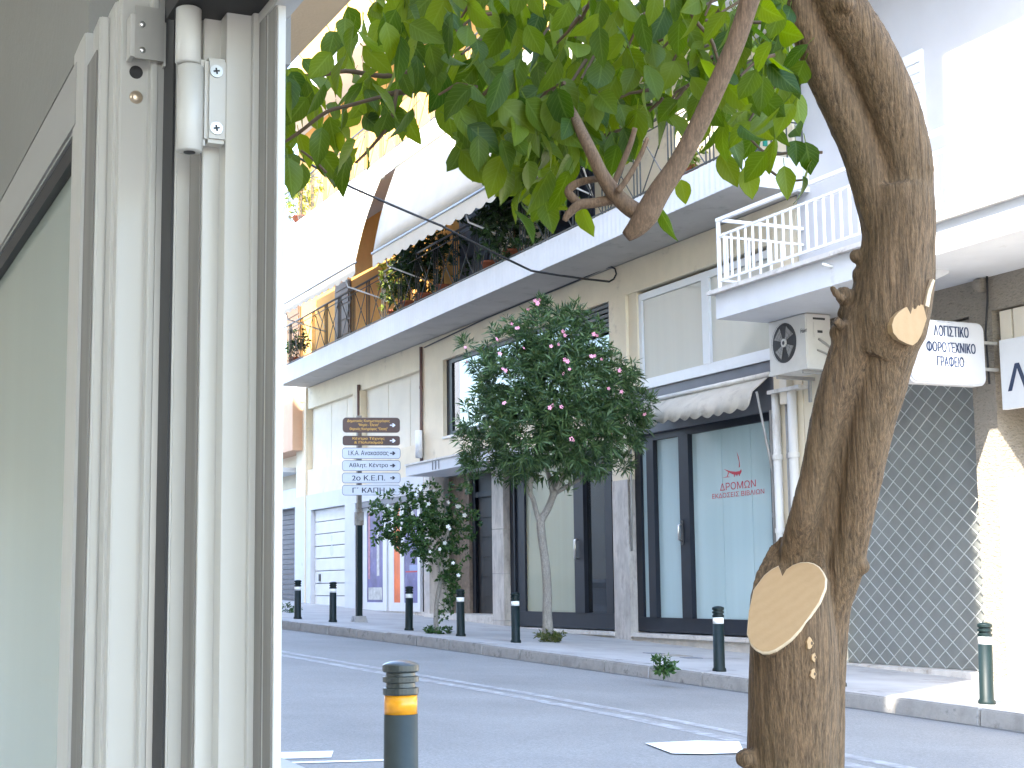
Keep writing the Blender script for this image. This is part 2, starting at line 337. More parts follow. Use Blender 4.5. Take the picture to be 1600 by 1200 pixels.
# ------------------------------------------------------------------ lettering
from mathutils.geometry import interpolate_bezier, tessellate_polygon
def text_mesh(name, body, w, h, m, bold=0.0, thick=.004):
    """flat print: every outline of every letter is filled by itself (with its holes) and lies a hair above the one before"""
    cu = bpy.data.curves.new(name, 'FONT'); cu.body = body; cu.size = 1; cu.align_x = 'CENTER'; cu.space_line = .95
    o = bpy.data.objects.new(name, cu); C.objects.link(o)
    dg = bpy.context.evaluated_depsgraph_get(); cv = o.evaluated_get(dg).to_curve(dg)
    polys = []
    for s in cv.splines:
        if s.type == 'BEZIER':
            bp = s.bezier_points; pts = []
            for i in range(len(bp)):
                a, c = bp[i], bp[(i+1) % len(bp)]; pts += [v.xy for v in interpolate_bezier(a.co, a.handle_right, c.handle_left, c.co, 6)[:-1]]
        else: pts = [Vector(q.co[:2]) for q in s.points]
        out = []
        for q in pts:
            if not out or (q-out[-1]).length > 1e-5: out.append(Vector(q))
        if len(out) > 2 and (out[0]-out[-1]).length < 1e-5: out.pop()
        def ar_(q): return sum(q[k].x*q[(k+1)%len(q)].y-q[(k+1)%len(q)].x*q[k].y for k in range(len(q)))/2
        tot = ar_(out); best = None
        for i in range(len(out)):
            for k in range(i+25, len(out)):
                dd = (out[i]-out[k]).length
                if len(s.bezier_points) == 30 and dd < .02 and len(out)-(k-i) > 25 and (best is None or dd < best[0]):
                    a_ = ar_(out[i:k])
                    if a_*tot < 0 and abs(a_) > .04: best = (dd, i, k)
        if best: polys.append(out[best[1]:best[2]]); out = out[:best[1]]+out[best[2]+1:]      # an outline that touches itself encloses a bowl
        if len(out) > 2: polys.append(out)
    bpy.data.objects.remove(o); bpy.data.curves.remove(cu)
    pl = [[(t.x, t.y) for t in q] for q in polys]
    ar = [sum(q[k][0]*q[(k+1)%len(q)][1]-q[(k+1)%len(q)][0]*q[k][1] for k in range(len(q)))/2 for q in pl]
    deep = []
    for i, q in enumerate(pl):          # 1 = a hole: it lies inside another outline and runs the other way round
        hold = [k for k, o_ in enumerate(pl) if k != i and abs(ar[k]) > abs(ar[i]) and sum(inside(a, c, o_) for a, c in q) > .9*len(q)]
        k = min(hold, key=lambda k: abs(ar[k])) if hold else None
        deep.append(1 if k is not None and ar[k]*ar[i] < 0 and len(hold) % 2 else 0)
    v, f = [], []
    holes = [p for p, d in zip(polys, deep) if d % 2]
    copies = (0, bold*2) if bold else (0,)
    n = 0
    for dx in copies:
        for p, d in zip(polys, deep):
            if d % 2: continue
            mine = [q for q in holes if sum(inside(a.x, a.y, [(t.x, t.y) for t in p]) for a in q) > .9*len(q)]
            loops = [[Vector((t.x, t.y, 0)) for t in q] for q in [p]+mine]
            flat_ = [t for q in loops for t in q]; b0 = len(v); z = thick*.5+.00025*(n % 4)+(.001 if dx else 0); n += 1
            v += [(t.x+dx, t.y, z) for t in flat_]
            for t in tessellate_polygon(loops):
                A_, B_, C_ = (flat_[k] for k in t)
                f.append(tuple(b0+k for k in (t if (B_-A_).cross(C_-A_).z > 0 else t[::-1])))
    me = bpy.data.meshes.new(name); me.from_pydata(v, [], f)
    a = np.array(v); lo = a.min(0); hi = a.max(0)
    for q in me.vertices:
        q.co.x = (q.co.x-(lo[0]+hi[0])/2)/(hi[0]-lo[0])*w; q.co.y = (q.co.y-(lo[1]+hi[1])/2)/(hi[1]-lo[1])*h
    me.materials.append(m); me.update(); return me
def inside(px, py, poly):
    c = False; j = len(poly)-1
    for i in range(len(poly)):
        if (poly[i][1] > py) != (poly[j][1] > py) and px < (poly[j][0]-poly[i][0])*(py-poly[i][1])/(poly[j][1]-poly[i][1])+poly[i][0]: c = not c
        j = i
    return c
def place(name, me, parent, o, xa, ya):     # local x along xa, y along ya, z out of the surface
    xa = Vector(xa).normalized(); ya = Vector(ya).normalized(); za = xa.cross(ya)
    me.transform(Matrix.Translation(Vector(o)) @ Matrix((xa, ya, za)).transposed().to_4x4())
    return link(name, me, parent)
FACE_X = ((0,-1,0), (0,0,1))    # on a wall that looks at -X
FACE_Y = ((1,0,0), (0,0,1))     # on a board that looks at -Y
# ================================================================== GROUND
def sheet(name, quadpts, m, off, nx=1, ny=1):
    b = MB(); b.add([(x, y, gz(x, y, off)) for x, y in quadpts], [tuple(range(len(quadpts)))]); return b
g = MB()
xs = [-900, -60, -12, 40, 90, 900]; ys = [-900, -60, -12, 60, 110, 900]
for x in xs:
    for y in ys:
        inn = -60 <= x <= 90 and -60 <= y <= 110
        g.v.append((x, y, gz(min(max(x,-12),40), min(max(y,-12),60), -.30) - (0 if inn else 2)))
for i in range(5):
    for j in range(5): g.f.append((i*6+j, (i+1)*6+j, (i+1)*6+j+1, i*6+j+1))
tag(g.build('ground', M['earth']), kind='structure')
KF = [(6.6,60),(6.85,40),(7.1,30),(7.3,24.2),(7.85,20),(8.05,17),(8.2,14.5),(8.3,12),(8.45,9.1),(8.5,0),(8.5,-30)]   # far kerb line
def kf(y):
    for (x1,y1),(x0,y0) in zip(KF, KF[1:]):
        if y0 <= y <= y1: return x0+(x1-x0)*(y-y0)/(y1-y0)
    return KF[-1][0]
NKX = 2.25                                                                                  # near kerb
r = MB()
for (x1,y1),(x0,y0) in zip(KF, KF[1:]):
    ya, yb = y0, y1; n = max(1, int((yb-ya)/3))
    for k in range(n):
        a = ya+(yb-ya)*k/n; c = ya+(yb-ya)*(k+1)/n
        r.add([(NKX+.01,a,gz(NKX,a,-.13)),(kf(a)-.004,a,gz(kf(a),a,-.13)),(kf(c)-.004,c,gz(kf(c),c,-.13)),(NKX+.01,c,gz(NKX,c,-.13))],[(0,1,2,3)])
road = tag(r.build('road', M['asphalt']), kind='structure')
def strip(pts, w, off=-.126, m=M['paint'], name='pale_line'):
    b = MB()
    for (x0,y0),(x1,y1) in zip(pts, pts[1:]):
        n = max(1, int(abs(y1-y0)/1.5))
        for k in range(n):
            a0, a1 = k/n, (k+1)/n; xa, ya = x0+(x1-x0)*a0, y0+(y1-y0)*a0; xb, yb = x0+(x1-x0)*a1, y0+(y1-y0)*a1
            b.add([(xa-w/2,ya,gz(xa,ya,off)),(xa+w/2,ya,gz(xa,ya,off)),(xb+w/2,yb,gz(xb,yb,off)),(xb-w/2,yb,gz(xb,yb,off))],[(0,1,2,3)])
    return b.build(name, m, road)
line = [(5.70,-20),(5.72,4),(5.80,8.9),(5.82,10.4),(5.72,12.5),(5.50,14.8),(5.24,17.9),(4.9,24),(4.6,32),(4.2,55)]
strip(line, .12); strip([(x+.27,y) for x,y in line], .11)
# two pale quads at the near edge of the road
for a, c, x0, x1 in ((8.50,8.78,NKX+.05,2.83),(8.30,8.36,NKX+.05,3.05)):
    MBt = MB().add([(x0,a,gz(x0,a,-.125)),(x1,a+.02,gz(x1,a,-.125)),(x1+.1,c,gz(x1,c,-.125)),(x0,c,gz(x0,c,-.125))],[(0,1,2,3)]); MBt.build('pale_line', M['pale_patch'], road)
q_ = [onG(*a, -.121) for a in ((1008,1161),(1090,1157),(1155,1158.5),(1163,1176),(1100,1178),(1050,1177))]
MB().add(q_, [tuple(range(5,-1,-1))]).build('sun_patch', M['pale_patch'], road)  # pool of sunlight on the asphalt, put in as pale colour
gm_ = MB()
y = 4.0
while y < 40:
    w0, w1 = .07+.05*mnoise.noise(Vector((y*1.3,0,0))), .07+.05*mnoise.noise(Vector(((y+.4)*1.3,0,0)))
    gm_.add([(kf(y)-.004-w0,y,gz(kf(y),y,-.126)),(kf(y)-.004,y,gz(kf(y),y,-.126)),(kf(y+.4)-.004,y+.4,gz(kf(y+.4),y+.4,-.126)),(kf(y+.4)-.004-w1,y+.4,gz(kf(y+.4),y+.4,-.126))],[(0,1,2,3)]); y += .4
gm_.build('gutter', mat('gutter_grime', (.10,.095,.085), .9, .35, 9), road)
p = MB()
for (x1,y1),(x0,y0) in zip(KF, KF[1:]):
    n = max(1, int((y1-y0)/2))
    for k in range(n):
        a = y0+(y1-y0)*k/n; c = y0+(y1-y0)*(k+1)/n
        p.add([(kf(a)+.26,a,gz(kf(a)+.26,a)),(11.6,a,gz(11.6,a)),(11.6,c,gz(11.6,c)),(kf(c)+.26,c,gz(kf(c)+.26,c))],[(0,1,2,3)])
pav = tag(p.build('pavement', M['pave']), kind='structure')
kerb = tag(bpy.data.objects.new('kerb', None), kind='structure'); C.objects.link(kerb)
y = 4.0
while y < 42:
    Lk = .95+rnd.uniform(-.06,.06); a, c = y+.006, y+Lk-.006; j = rnd.uniform(-.008,.008); t = rnd.uniform(-.006,.006)
    xa, xc = kf(a)+j, kf(c)+j
    b = MB().hexa([(xa,a,gz(xa,a,-.3)),(xa+.262,a,gz(xa,a,-.3)),(xc+.262,c,gz(xc,c,-.3)),(xc,c,gz(xc,c,-.3))],
                  [(xa+.02,a,gz(xa,a,t)),(xa+.262,a,gz(xa+.26,a,.004)),(xc+.262,c,gz(xc+.26,c,.004)),(xc+.02,c,gz(xc,c,t))])
    b.build('kerb_stone', M['kerb'], kerb, bevel=.012); y += Lk
b = MB()                                                                                    # near pavement with its kerb
for k in range(24):
    a, c = -20+k*3, -17+k*3
    b.add([(.9,a,gz(.9,a)),(NKX-.2,a,gz(NKX-.2,a)),(NKX-.2,c,gz(NKX-.2,c)),(.9,c,gz(.9,c))],[(0,1,2,3)])
    b.hexa([(NKX-.2,a,gz(NKX,a,-.3)),(NKX,a,gz(NKX,a,-.3)),(NKX,c,gz(NKX,c,-.3)),(NKX-.2,c,gz(NKX,c,-.3))],
           [(NKX-.2,a,gz(NKX,a,.004)),(NKX,a,gz(NKX,a,.004)),(NKX,c,gz(NKX,c,.004)),(NKX-.2,c,gz(NKX,c,.004))])
tag(b.build('near_pavement', M['pave']), kind='structure')

# ================================================================== CREAM APARTMENT BUILDING ACROSS THE STREET
FX = 11.0
A = thing('apartment_building', 'cream and orange apartment building with long white balcony above dark shopfronts', 'building', (11.3, 25, gz(11.3,25)))
def wallbox(name, y0, y1, z0, z1, m=M['cream'], x0=FX, x1=FX+.28, parent=A, **k):
    return MB().box(x0, x1, y0, y1, z0, z1).build(name, m, parent, **k)
zB, ZT, Z1, ZS = -1.35, 4.20, 4.68, -.718
YE = 35.85
# bodies of the rooms behind the openings
MB().box(12.6, 20, 15.18, YE, -1.4, 14).build('core', M['cream'], A)
wallbox('floor_slab', 15.2, YE, ZS-.4, ZS-.12, M['sill'], 11.15, 12.6)
wallbox('floor_slab', 15.2, YE, 2.36, 2.5, M['roomwhite'], 11.32, 12.6)
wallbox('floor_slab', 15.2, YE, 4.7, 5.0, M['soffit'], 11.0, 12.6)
wallbox('party_wall', 19.52, 19.92, zB, 4.68, M['roomwhite'], 11.3, 12.6)
wallbox('party_wall', 23.84, 24.28, zB, 4.68, M['roomwhite'], 11.3, 12.6)
wallbox('party_wall', 27.5, 27.77, zB, 4.68, M['roomwhite'], 11.3, 12.6)
wallbox('party_wall', 15.16, 15.4, zB, 4.68, M['roomwhite'], 11.3, 12.6)
# long lintel under the balcony and the piers
wallbox('lintel', 15.2, 26.55, ZT, Z1, x0=FX)
wallbox('pier', 15.2, 15.80, zB, ZT)
wallbox('pier', 19.47, 19.97, 1.48, ZT, x0=FX-.02)
wallbox('marble_pier', 19.49, 19.96, zB, 1.48, M['marble'], FX-.035, FX+.28)
wallbox('wall', 26.55, 27.51, 2.22, Z1)
wallbox('wall', 19.97, 26.55, 2.05, 2.75, x1=FX+.25)
MB().box(FX-.012, FX+.01, 19.9, 20.0, 1.5, 4.19).build('expansion_joint', M['pipegrey'], A)
# ---- mezzanine window over the book shop
w = MB().box(FX+.10, FX+.16, 15.8, 19.35, 2.80, 4.20)
fr = link('window', bpy.data.meshes.new('window'), A)
Wy0, Wy1, Wz0, Wz1, wx = 15.82, 19.22, 2.80, 4.16, FX+.06
wy_m0, wy_m1 = YX(1103,500), YX(1092,500)
fr.data = MB().box(wx, wx+.06, Wy0, Wy1, Wz0, Wz0+.10).box(wx, wx+.06, Wy0, Wy1, Wz1-.10, Wz1).box(wx, wx+.06, Wy1-.09, Wy1, Wz0+.10, Wz1-.10)\
    .box(wx-.012, wx+.06, wy_m0, wy_m1, Wz0+.10, Wz1-.10).box(wx, wx+.06, Wy0, Wy0+.08, Wz0+.10, Wz1-.10).mesh('window', M['alu'])
for a, c in ((Wy0+.08, wy_m0), (wy_m1, Wy1-.09)):
    MB().box(wx+.03, wx+.036, a+.002, c-.002, Wz0+.102, Wz1-.102).build('pane', M['mezz'], fr)
    MB().box(wx+.16, wx+.17, a, c, Wz0+.1, Wz1-.1).build('curtain', M['cream_panel'], fr)
wallbox('jamb', 19.22, 19.47, 2.6, ZT, x0=FX+.03)
wallbox('window_sill', 15.8, 19.47, 2.735, 2.797, M['alu'], FX-.02, FX+.2)
# ---- grey band, book shop front
wallbox('fascia_band', 15.80, 19.47, 2.10, 2.733, M['bandgrey'], FX+.01, FX+.2)
def shopfront(name, y0, y1, zt, bars, panes, m, rail=.2, x=FX+.08, ztop=.12):
    f = MB().box(x, x+.09, y0, y1, ZS+.02, ZS+.02+rail).box(x, x+.09, y0, y1, zt-ztop, zt)
    for a, c, dx in bars: f.box(x-dx, x+.085, a, c, ZS+.021+rail, zt-ztop-.001)
    o = f.build(name, m, A)
    for a, c, gm in panes: MB().box(x+.04, x+.048, min(a,c)+.001, max(a,c)-.001, ZS+.022+rail, zt-ztop-.002).build('pane', gm, o)
    return o
q = lambda px, py=830: YX(px, py, FX+.08)
bs = shopfront('bookshop_front', 15.82, 19.47, 2.12, [(q(1003),19.468,.0),(q(1026),q(1015),.03),(q(1081),q(1066),.03),(15.822,q(1207),0)],
     [(q(1003),q(1015),M['film']),(q(1026),q(1066),M['film'])], M['navy'])
ya, yb = q(1081), q(1207)
y1s, y2s = q(1127), q(1173)
for a, c in ((ya,y1s),(y1s,y2s),(y2s,yb)):
    MB().box(FX+.12, FX+.128, c+.006, a-.006, ZS+.222, 1.998).build('glass_panel', M['film'], bs)
hx = FX+.03; hy = q(1069); hz0, hz1 = ZX(1068,845), ZX(1068,818)
MB().tube([(hx+.03,hy,hz0),(hx-.04,hy,hz0+.02),(hx-.04,hy,hz1-.02),(hx+.03,hy,hz1)], .016, 8).build('handle', M['screw'], bs, True)
MB().box(hx+.005, hx+.02, hy-.03, hy+.03, hz0-.05, hz1+.05).build('lock_plate', M['acdark'], bs)
wallbox('sill', 15.80, 19.47, ZS-.055, ZS, M['sill'], FX-.05, FX+.3)
wallbox('plinth', 15.80, 19.47, zB, ZS-.056, M['plinth'], FX-.01, FX+.3)
# red lettering and the boat on the glass
cx = FX+.119
def gl(px, py): return onX(px, py, FX+.08)
def sx(t, pxa, pxb, pya, pyb, bold, m=M['red']):
    a, c = gl(pxa, pya), gl(pxb, pyb); return a, c
tb = text_mesh('shop_name', 'ΔΡΟΜΩΝ', YX(1113,762)-YX(1169,755), ZX(1113,751)-ZX(1113,762.5), M['red'], .006, .002)
zc = (ZX(1141,752)+ZX(1141,764))/2
place('shop_name', tb, bs, (cx, (YX(1113,762)+YX(1169,755))/2, zc), *FACE_X)
tb = text_mesh('shop_lettering', 'ΕΚΔΟΣΕΙΣ ΒΙΒΛΙΩΝ', YX(1101,774)-YX(1182,768), .064, M['red'], .004, .002)
place('shop_lettering', tb, bs, (cx, (YX(1101,774)+YX(1182,768))/2, ZX(1141,771.5)), *FACE_X)
def flat(name, pts, m, parent, x=cx, t=.002):
    P = [onX(a, c, FX+.08) for a, c in pts]
    b = MB(); b.extr([(x, v.y, v.z) for v in P], (-t,0,0)); return b.build(name, m, parent)
bo = flat('ship_emblem', [(1127,732.5),(1131,734),(1137,736),(1146,737),(1152,736),(1154,733),(1155,736),(1153,740.5),(1147,742),(1141,741),(1134,737.5)], M['red'], bs)
for pts in ([(1147.6,706.5),(1150,713),(1151.8,722),(1152.2,729),(1150.6,731),(1151,722),(1149,714)],
            [(1124.5,746.6),(1131,744.8),(1136,744.6),(1136,745.4),(1130,746)],[(1134,738),(1135.2,738.4),(1133,744.6),(1132,744.6)],
            [(1143,741),(1144.4,741),(1144,745),(1143,745)],[(1147,741),(1148.4,741),(1148,744),(1147,744)],[(1151,740),(1152.6,739.5),(1152,743.5),(1151,743.5)]):
    flat('ship_emblem', pts, M['red'], bs)
# ---- shop 1 (glass door with pull handle, interior brightness put into the pane's cream film)
q1 = lambda px, py=860: YX(px, py, FX+.08)
s1 = shopfront('glass_shopfront', 19.96, 23.80, 2.06, [(q1(820),23.798,.0),(q1(807),q1(805),.03),(q1(915),q1(900),.03),(q1(958),q1(947),.01)],
     [(q1(820),q1(900),M['creamglass']),(q1(915),q1(947),M['darkglass'])], M['navy'], .24)
hy = q1(905.5); hz0, hz1 = ZX(905,873), ZX(905,842); hx = FX+.05
MB().tube([(hx+.02,hy,hz0),(hx-.05,hy,hz0+.01),(hx-.05,hy,hz1-.01),(hx+.02,hy,hz1)], .02, 8).build('handle', M['screw'], s1, True)
wallbox('sill', 19.96, 23.82, ZS-.055, ZS, M['sill'], FX-.05, FX+.3)
wallbox('plinth', 19.96, 23.82, zB, ZS-.056, M['plinth'], FX-.01, FX+.3)
sc = mat('shop_back_panel', (.56,.56,.45), .8, .05, 2)
MB().box(12.2, 12.25, 20.95, 23.8, ZS, 2.2).build('back_panel', sc, s1)
MB().box(11.35, 11.40, 23.1, 23.8, ZS, 2.0).build('side_blind', sc, s1)
MB().box(11.5, 12.5, 20.9, 23.8, 1.42, 1.50).build('ceiling_panel', M['slabwhite'], s1)
for a, c, z0, z1 in ((22.35,22.62,.1,1.1),(21.75,21.95,.35,1.0),(21.45,21.62,-.02,.95),(22.8,23.0,-.45,.1),(21.7,22.0,-.55,-.12),(21.3,21.5,-.55,-.15)):
    MB().box(11.9+rnd.uniform(0,.15), 12.1, a, c, z0, z1).build('reflection_board', M['slabwhite'], s1)  # white boards standing in for pale reflections in the pane
MB().box(11.75, 12.0, 21.2, 23.0, ZS, -.56).build('low_shelf', M['cream'], s1)
# ---- marble pier with joints, entrance recess with dark door
ent = [(-1.35,-.62),(-.615,.17),(.175,.93),(.935,2.05)]
for z0, z1 in ent: wallbox('marble_block', 23.83, 24.30, z0, z1, M['marble'], FX-.03, FX+.28)
zE = ZX(720,960)
wallbox('entrance_step', 24.30, 27.5, zB, zE, M['sill'], FX-.03, 12.6)
wallbox('stone_cladding', YX(733,850,11.5), 27.5, zE, 2.05, M['stone_brown'], 11.5, 12.6)
dy1, dy0 = YX(733,850,11.5), 24.28
dr = MB().box(11.62, 11.68, dy0, dy1, zE, 2.05).build('door', M['wood'], A)
for k in range(6):
    z = zE+.32+k*.36
    MB().box(11.60, 11.619, dy0+.22, dy1-.35, z, z+.28).build('door_panel', M['wood'], dr)
MB().box(11.56, 11.619, dy1-.16, dy1-.02, zE, 2.04).box(11.57, 11.618, dy0+.05, dy0+.14, zE, 2.04).box(11.56, 11.619, dy0+.15, dy1-.17, 1.6, 1.7).build('door_frame', M['navy'], dr)
MB().tube([(11.57,dy0+.12,.32),(11.50,dy0+.18,.42),(11.50,dy0+.2,.62),(11.57,dy0+.17,.74)], .014, 6).build('handle', M['screw'], dr, True)
wallbox('column', 27.22, 27.51, zB, 2.2, M['marble'], FX-.02, FX+.28)
# canopy over the entrance with the house number
cn = MB().box(10.22, FX, 22.6, YX(634,735,10.22), 1.985, 2.175).build('canopy', M['slabwhite'], A)
MB().box(10.20, FX, 22.6, YX(634,735,10.22)+.02, 2.176, 2.205).build('coping', M['sill'], cn)
hn = text_mesh('house_number', '111', .34, .15, M['ink'], .03, .006)
place('house_number', hn, cn, (10.219, YX(681,722,10.22), 2.085), *FACE_X)
# ---- mezzanine window behind the oleander
mw = MB().box(FX+.08, FX+.15, 19.97, 26.55, 2.75, 2.83).box(FX+.08, FX+.15, 19.97, 26.55, ZT-.08, ZT)
for a in (19.97, 21.2, 23.0, 24.7, 26.30): mw.box(FX+.08, FX+.15, a, a+.09 if a < 26 else 26.55, 2.832, ZT-.082)
mw = mw.build('window', M['navy'], A)
for a, c in ((20.06,21.2),(21.29,23.0),(23.09,24.7),(24.79,26.3)): MB().box(FX+.11, FX+.118, a+.001, c-.001, 2.834, ZT-.084).build('pane', M['skyglass'], mw)
for k in range(6): MB().box(FX+.04, FX+.07, 19.98, 21.4, ZT-.07-k*.075, ZT-.02-k*.075).build('shutter_slat', M['wood'], mw)
MB().box(FX-.02, FX+.08, 19.97, 26.55, 2.70, 2.749).build('sill', M['sill'], mw)
# ---- blind wall with two groups of recessed panels
zg = 2.12; zp0, zp1 = 2.72, 4.17
P1 = (YX(553,650), YX(481,680)); P2 = (YX(658,640), YX(565,660))
wallbox('wall', 27.51, YE, zp1, Z1); wallbox('wall', 27.51, YE, zg, zp0)
wallbox('wall', 27.51, P2[0], zp0+.001, zp1-.001, x0=FX+.001); wallbox('pilaster', P2[1], P1[0], zp0+.001, zp1-.001, x0=FX-.03); wallbox('wall', P1[1], YE, zp0+.001, zp1-.001, x0=FX+.001)
for (a, c), seams in ((P1, (511,535)), (P2, (599,633))):
    e = [c]+[YX(s, 660) for s in seams]+[a]
    for u, v in zip(e, e[1:]): MB().box(FX+.11, FX+.2, v+.014, u-.014, zp0+.002, zp1-.002).build('wall_panel', M['cream_panel'], A)
    wallbox('recess_back', a, c, zp0+.001, zp1-.001, x0=FX+.14, x1=FX+.27)
MB().box(FX-.05, FX, 34.95, 35.02, zB, Z1).build('corner_strip', M['cream'], A)
# ---- white painted ground floor at the left: fascia, sectional garage door, poster shop
zgt = ZX(515,793)
wallbox('fascia', 27.52, YE, zgt+.005, zg-.001, M['slabwhite'], FX-.025, FX+.2)
wallbox('white_pier', 34.60, YE, zB, zgt+.003, M['slabwhite'], FX-.025, FX+.28)
wallbox('white_pier', 31.47, 32.15, zB, zgt+.003, M['slabwhite'], FX-.025, FX+.28)
gd = link('garage_door', MB().box(FX+.14, FX+.16, 32.15, 34.6, zB, zgt).mesh('garage_door', M['acdark']), A)
zgb = ZX(515,951); n = 8
for k in range(n):
    z0 = zgb+(zgt-zgb)*k/n; z1 = zgb+(zgt-zgb)*(k+1)/n
    MB().box(FX+.08, FX+.139, 32.16, 34.59, z0+.008, z1-.008).build('door_panel', M['garage'], gd, bevel=.006)
MB().box(FX+.055, FX+.079, YX(495,905)-.05, YX(495,905)+.05, ZX(495,908), ZX(495,897)).build('lock', M['acdark'], gd)
for py, rr in ((841,.07),(860,.13)):
    MB().tube([(FX+.078,YX(513,py),ZX(513,py)),(FX+.0785,YX(513,py),ZX(513,py))], rr, 14).build('sticker', M['sign_w'], gd)
f0 = MB(); xf0 = FX+.10; zb0, zt0 = ZX(610,955), ZX(610,787)
q0 = lambda px: YX(px, 860, xf0)
for a, c in ((567,573),(598,604),(607,615),(625,631),(652,656)): f0.box(xf0, xf0+.06, q0(a), q0(c), zb0, zt0)
for a, c in ((573,598),(615,625),(631,652)): f0.box(xf0+.002, xf0+.058, q0(a), q0(c), zb0, zb0+.17).box(xf0+.002, xf0+.058, q0(a), q0(c), zt0-.1, zt0)
f0 = f0.build('poster_shopfront', M['alu'], A)
for a, c, m in ((573,598,'purple'),(615,625,'orange'),(631,652,'purple')):
    MB().box(xf0+.012, xf0+.018, q0(a)-.001, q0(c)+.001, zb0+.171, zt0-.101).build('poster', M[m], f0)
    MB().box(xf0+.03, xf0+.034, q0(a)-.001, q0(c)+.001, zb0+.171, zt0-.101).build('pane', M['shopglass'], f0)
pm = mat('pale_blue_print', (.25,.33,.55), .4, .1, 5); pw = mat('pale_print', (.50,.50,.48), .4, .3, 9)
def patch(px0, px1, py0, py1, m, nm='poster_print'):
    MB().box(xf0+.009, xf0+.0115, q0(px0), q0(px1), ZX(px0,py1,xf0), ZX(px0,py0,xf0)).build(nm, m, f0)
patch(639,651,883,892,pm); patch(633,652,892.5,894.5,M['red']); patch(575,596,918,937,pw); patch(574.5,577.5,800,905,mat('pink_print',(.45,.20,.25),.4,.3,12)); patch(588,592,830,900,pw)
MB().box(FX+.12, FX+.28, 27.52, 31.47, zB, zb0).build('plinth', M['sill'], A)
MB().box(FX+.2, FX+.25, 27.78, 31.47, zb0, zgt).build('shop_back', M['dark'], A)
MB().box(FX-.01, FX+.2, 27.78, 31.46, zt0, zgt).build('grey_beam', M['bandgrey'], A)
# ---- balcony slab, ribbed white fascia
def bx(y): return 9.95+(y-15)*.0126
YB0, YB1 = 14.92, 34.9
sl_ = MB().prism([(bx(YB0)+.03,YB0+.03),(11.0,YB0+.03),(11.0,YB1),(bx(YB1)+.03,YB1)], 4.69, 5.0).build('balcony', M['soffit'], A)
rb = MB(); n = 330
pts = []
for k in range(n+1):
    y = YB0+(YB1-YB0)*k/n; pts.append((bx(y)-(.006 if k % 2 else 0), y))
for k in range(24):
    pts.insert(0, (bx(YB0)+(11.0-bx(YB0))*(k+1)/24, YB0-(.006 if k % 2 else 0)))
vs = []
for x, y in pts: vs += [(x,y,4.66),(x,y,5.06)]
rb.add(vs, [(2*i,2*i+1,2*i+3,2*i+2) for i in range(len(pts)-1)])
vs2 = [(x+.02,y+.02,z) for x,y,z in vs]; rb.add(vs2, [(2*i,2*i+2,2*i+3,2*i+1) for i in range(len(pts)-1)])
n_ = len(vs); rb.f += [(2*i+1,n_+2*i+1,n_+2*i+3,2*i+3) for i in range(len(pts)-1)]+[(2*i,2*i+2,n_+2*i+2,n_+2*i) for i in range(len(pts)-1)]
rb.build('fascia', M['slabwhite'], sl_)
# ---- upper storeys
def up_wall(y0, y1, z0, z1, m): wallbox('upper_wall', y0, y1, z0, z1, m, FX, 12.59)
up_wall(15.2, 24.9, 5.0, 7.9, M['cream']); up_wall(24.9, YE, 5.0, 7.9, M['ochre'])
up_wall(15.2, YE, 8.2, 14, M['ochre'])
for px0, px1, py, zt, m in ((525,549,500,6.95,'doorbrown'),(720,768,390,7.0,'navydoor'),(860,930,330,7.0,'navydoor'),(449,470,560,6.9,'doorbrown')):
    a, c = YX(px0,py), YX(px1,py)
    d = MB().box(FX-.03, FX-.001, c, a, 5.06, zt).build('balcony_door', M[m], A)
    for k in range(5): MB().box(FX-.045, FX-.031, c+.08, a-.08, 5.2+k*.35, 5.2+k*.35+.3).build('door_panel', M[m], d)
s2 = MB().prism([(9.98,15.0),(11.0,15.0),(11.0,YE),(10.16,YE)], 7.86, 8.24).build('balcony', M['slabwhite'], A)
s3 = MB().prism([(9.98,15.0),(11.0,15.0),(11.0,YE),(10.16,YE)], 11.0, 11.35).build('balcony', M['slabwhite'], A)
# ---- iron railing: three uprights, then a crossed pair, between two rails
def railing(parent, z0, zt, y0, y1, xo, m, ret=True, per=.92, y_ref=24.82):
    ro = MB().tube([(bx(y0)+xo,y0,zt),(bx(y1)+xo,y1,zt)], .022, 6).tube([(bx(y0)+xo,y0,z0+.07),(bx(y1)+xo,y1,z0+.07)], .014, 6).tube([(bx(y0)+xo,y0,zt-.10),(bx(y1)+xo,y1,zt-.10)], .010, 6).build('railing', m, parent)
    k = int((y_ref-y0)/per); y = y_ref-k*per
    up_m = MB().tube([(0,0,0),(0,0,zt-z0-.02)], .011, 5).mesh('railing_bar', m)
    while y < y1-.2:
        for d in (-.09, 0, .09): lp('railing_bar', up_m, ro, Vector((bx(y+d)+xo, y+d, z0))-world_loc(ro))
        a, c = y+.12, y+per-.12
        if c < y1:
            for s in (0, 1):
                za, zc_ = (z0+.08, zt-.11) if s == 0 else (zt-.11, z0+.08)
                MB().tube([(bx(a)+xo+.012*s,a,za),(bx(c)+xo+.012*s,c,zc_)], .009, 5).build('cross_bar', m, ro)
        y += per
    if ret:
        y = y0; x = bx(y)+xo
        for zz, rr in ((zt,.018),(z0+.07,.012),(zt-.5,.010)): MB().tube([(x,y,zz),(10.98,y,zz)], rr, 6).build('side_rail', m, ro)
        for k in range(5): lp('railing_bar', up_m, ro, Vector((x+.02+(10.95-x)*k/4, y, z0))-world_loc(ro))
    return ro
railing(A, 5.06, 6.03, 14.98, 34.6, .09, M['iron'])
railing(A, 8.24, 9.2, 15.2, YE-.2, .05, M['iron'], False)

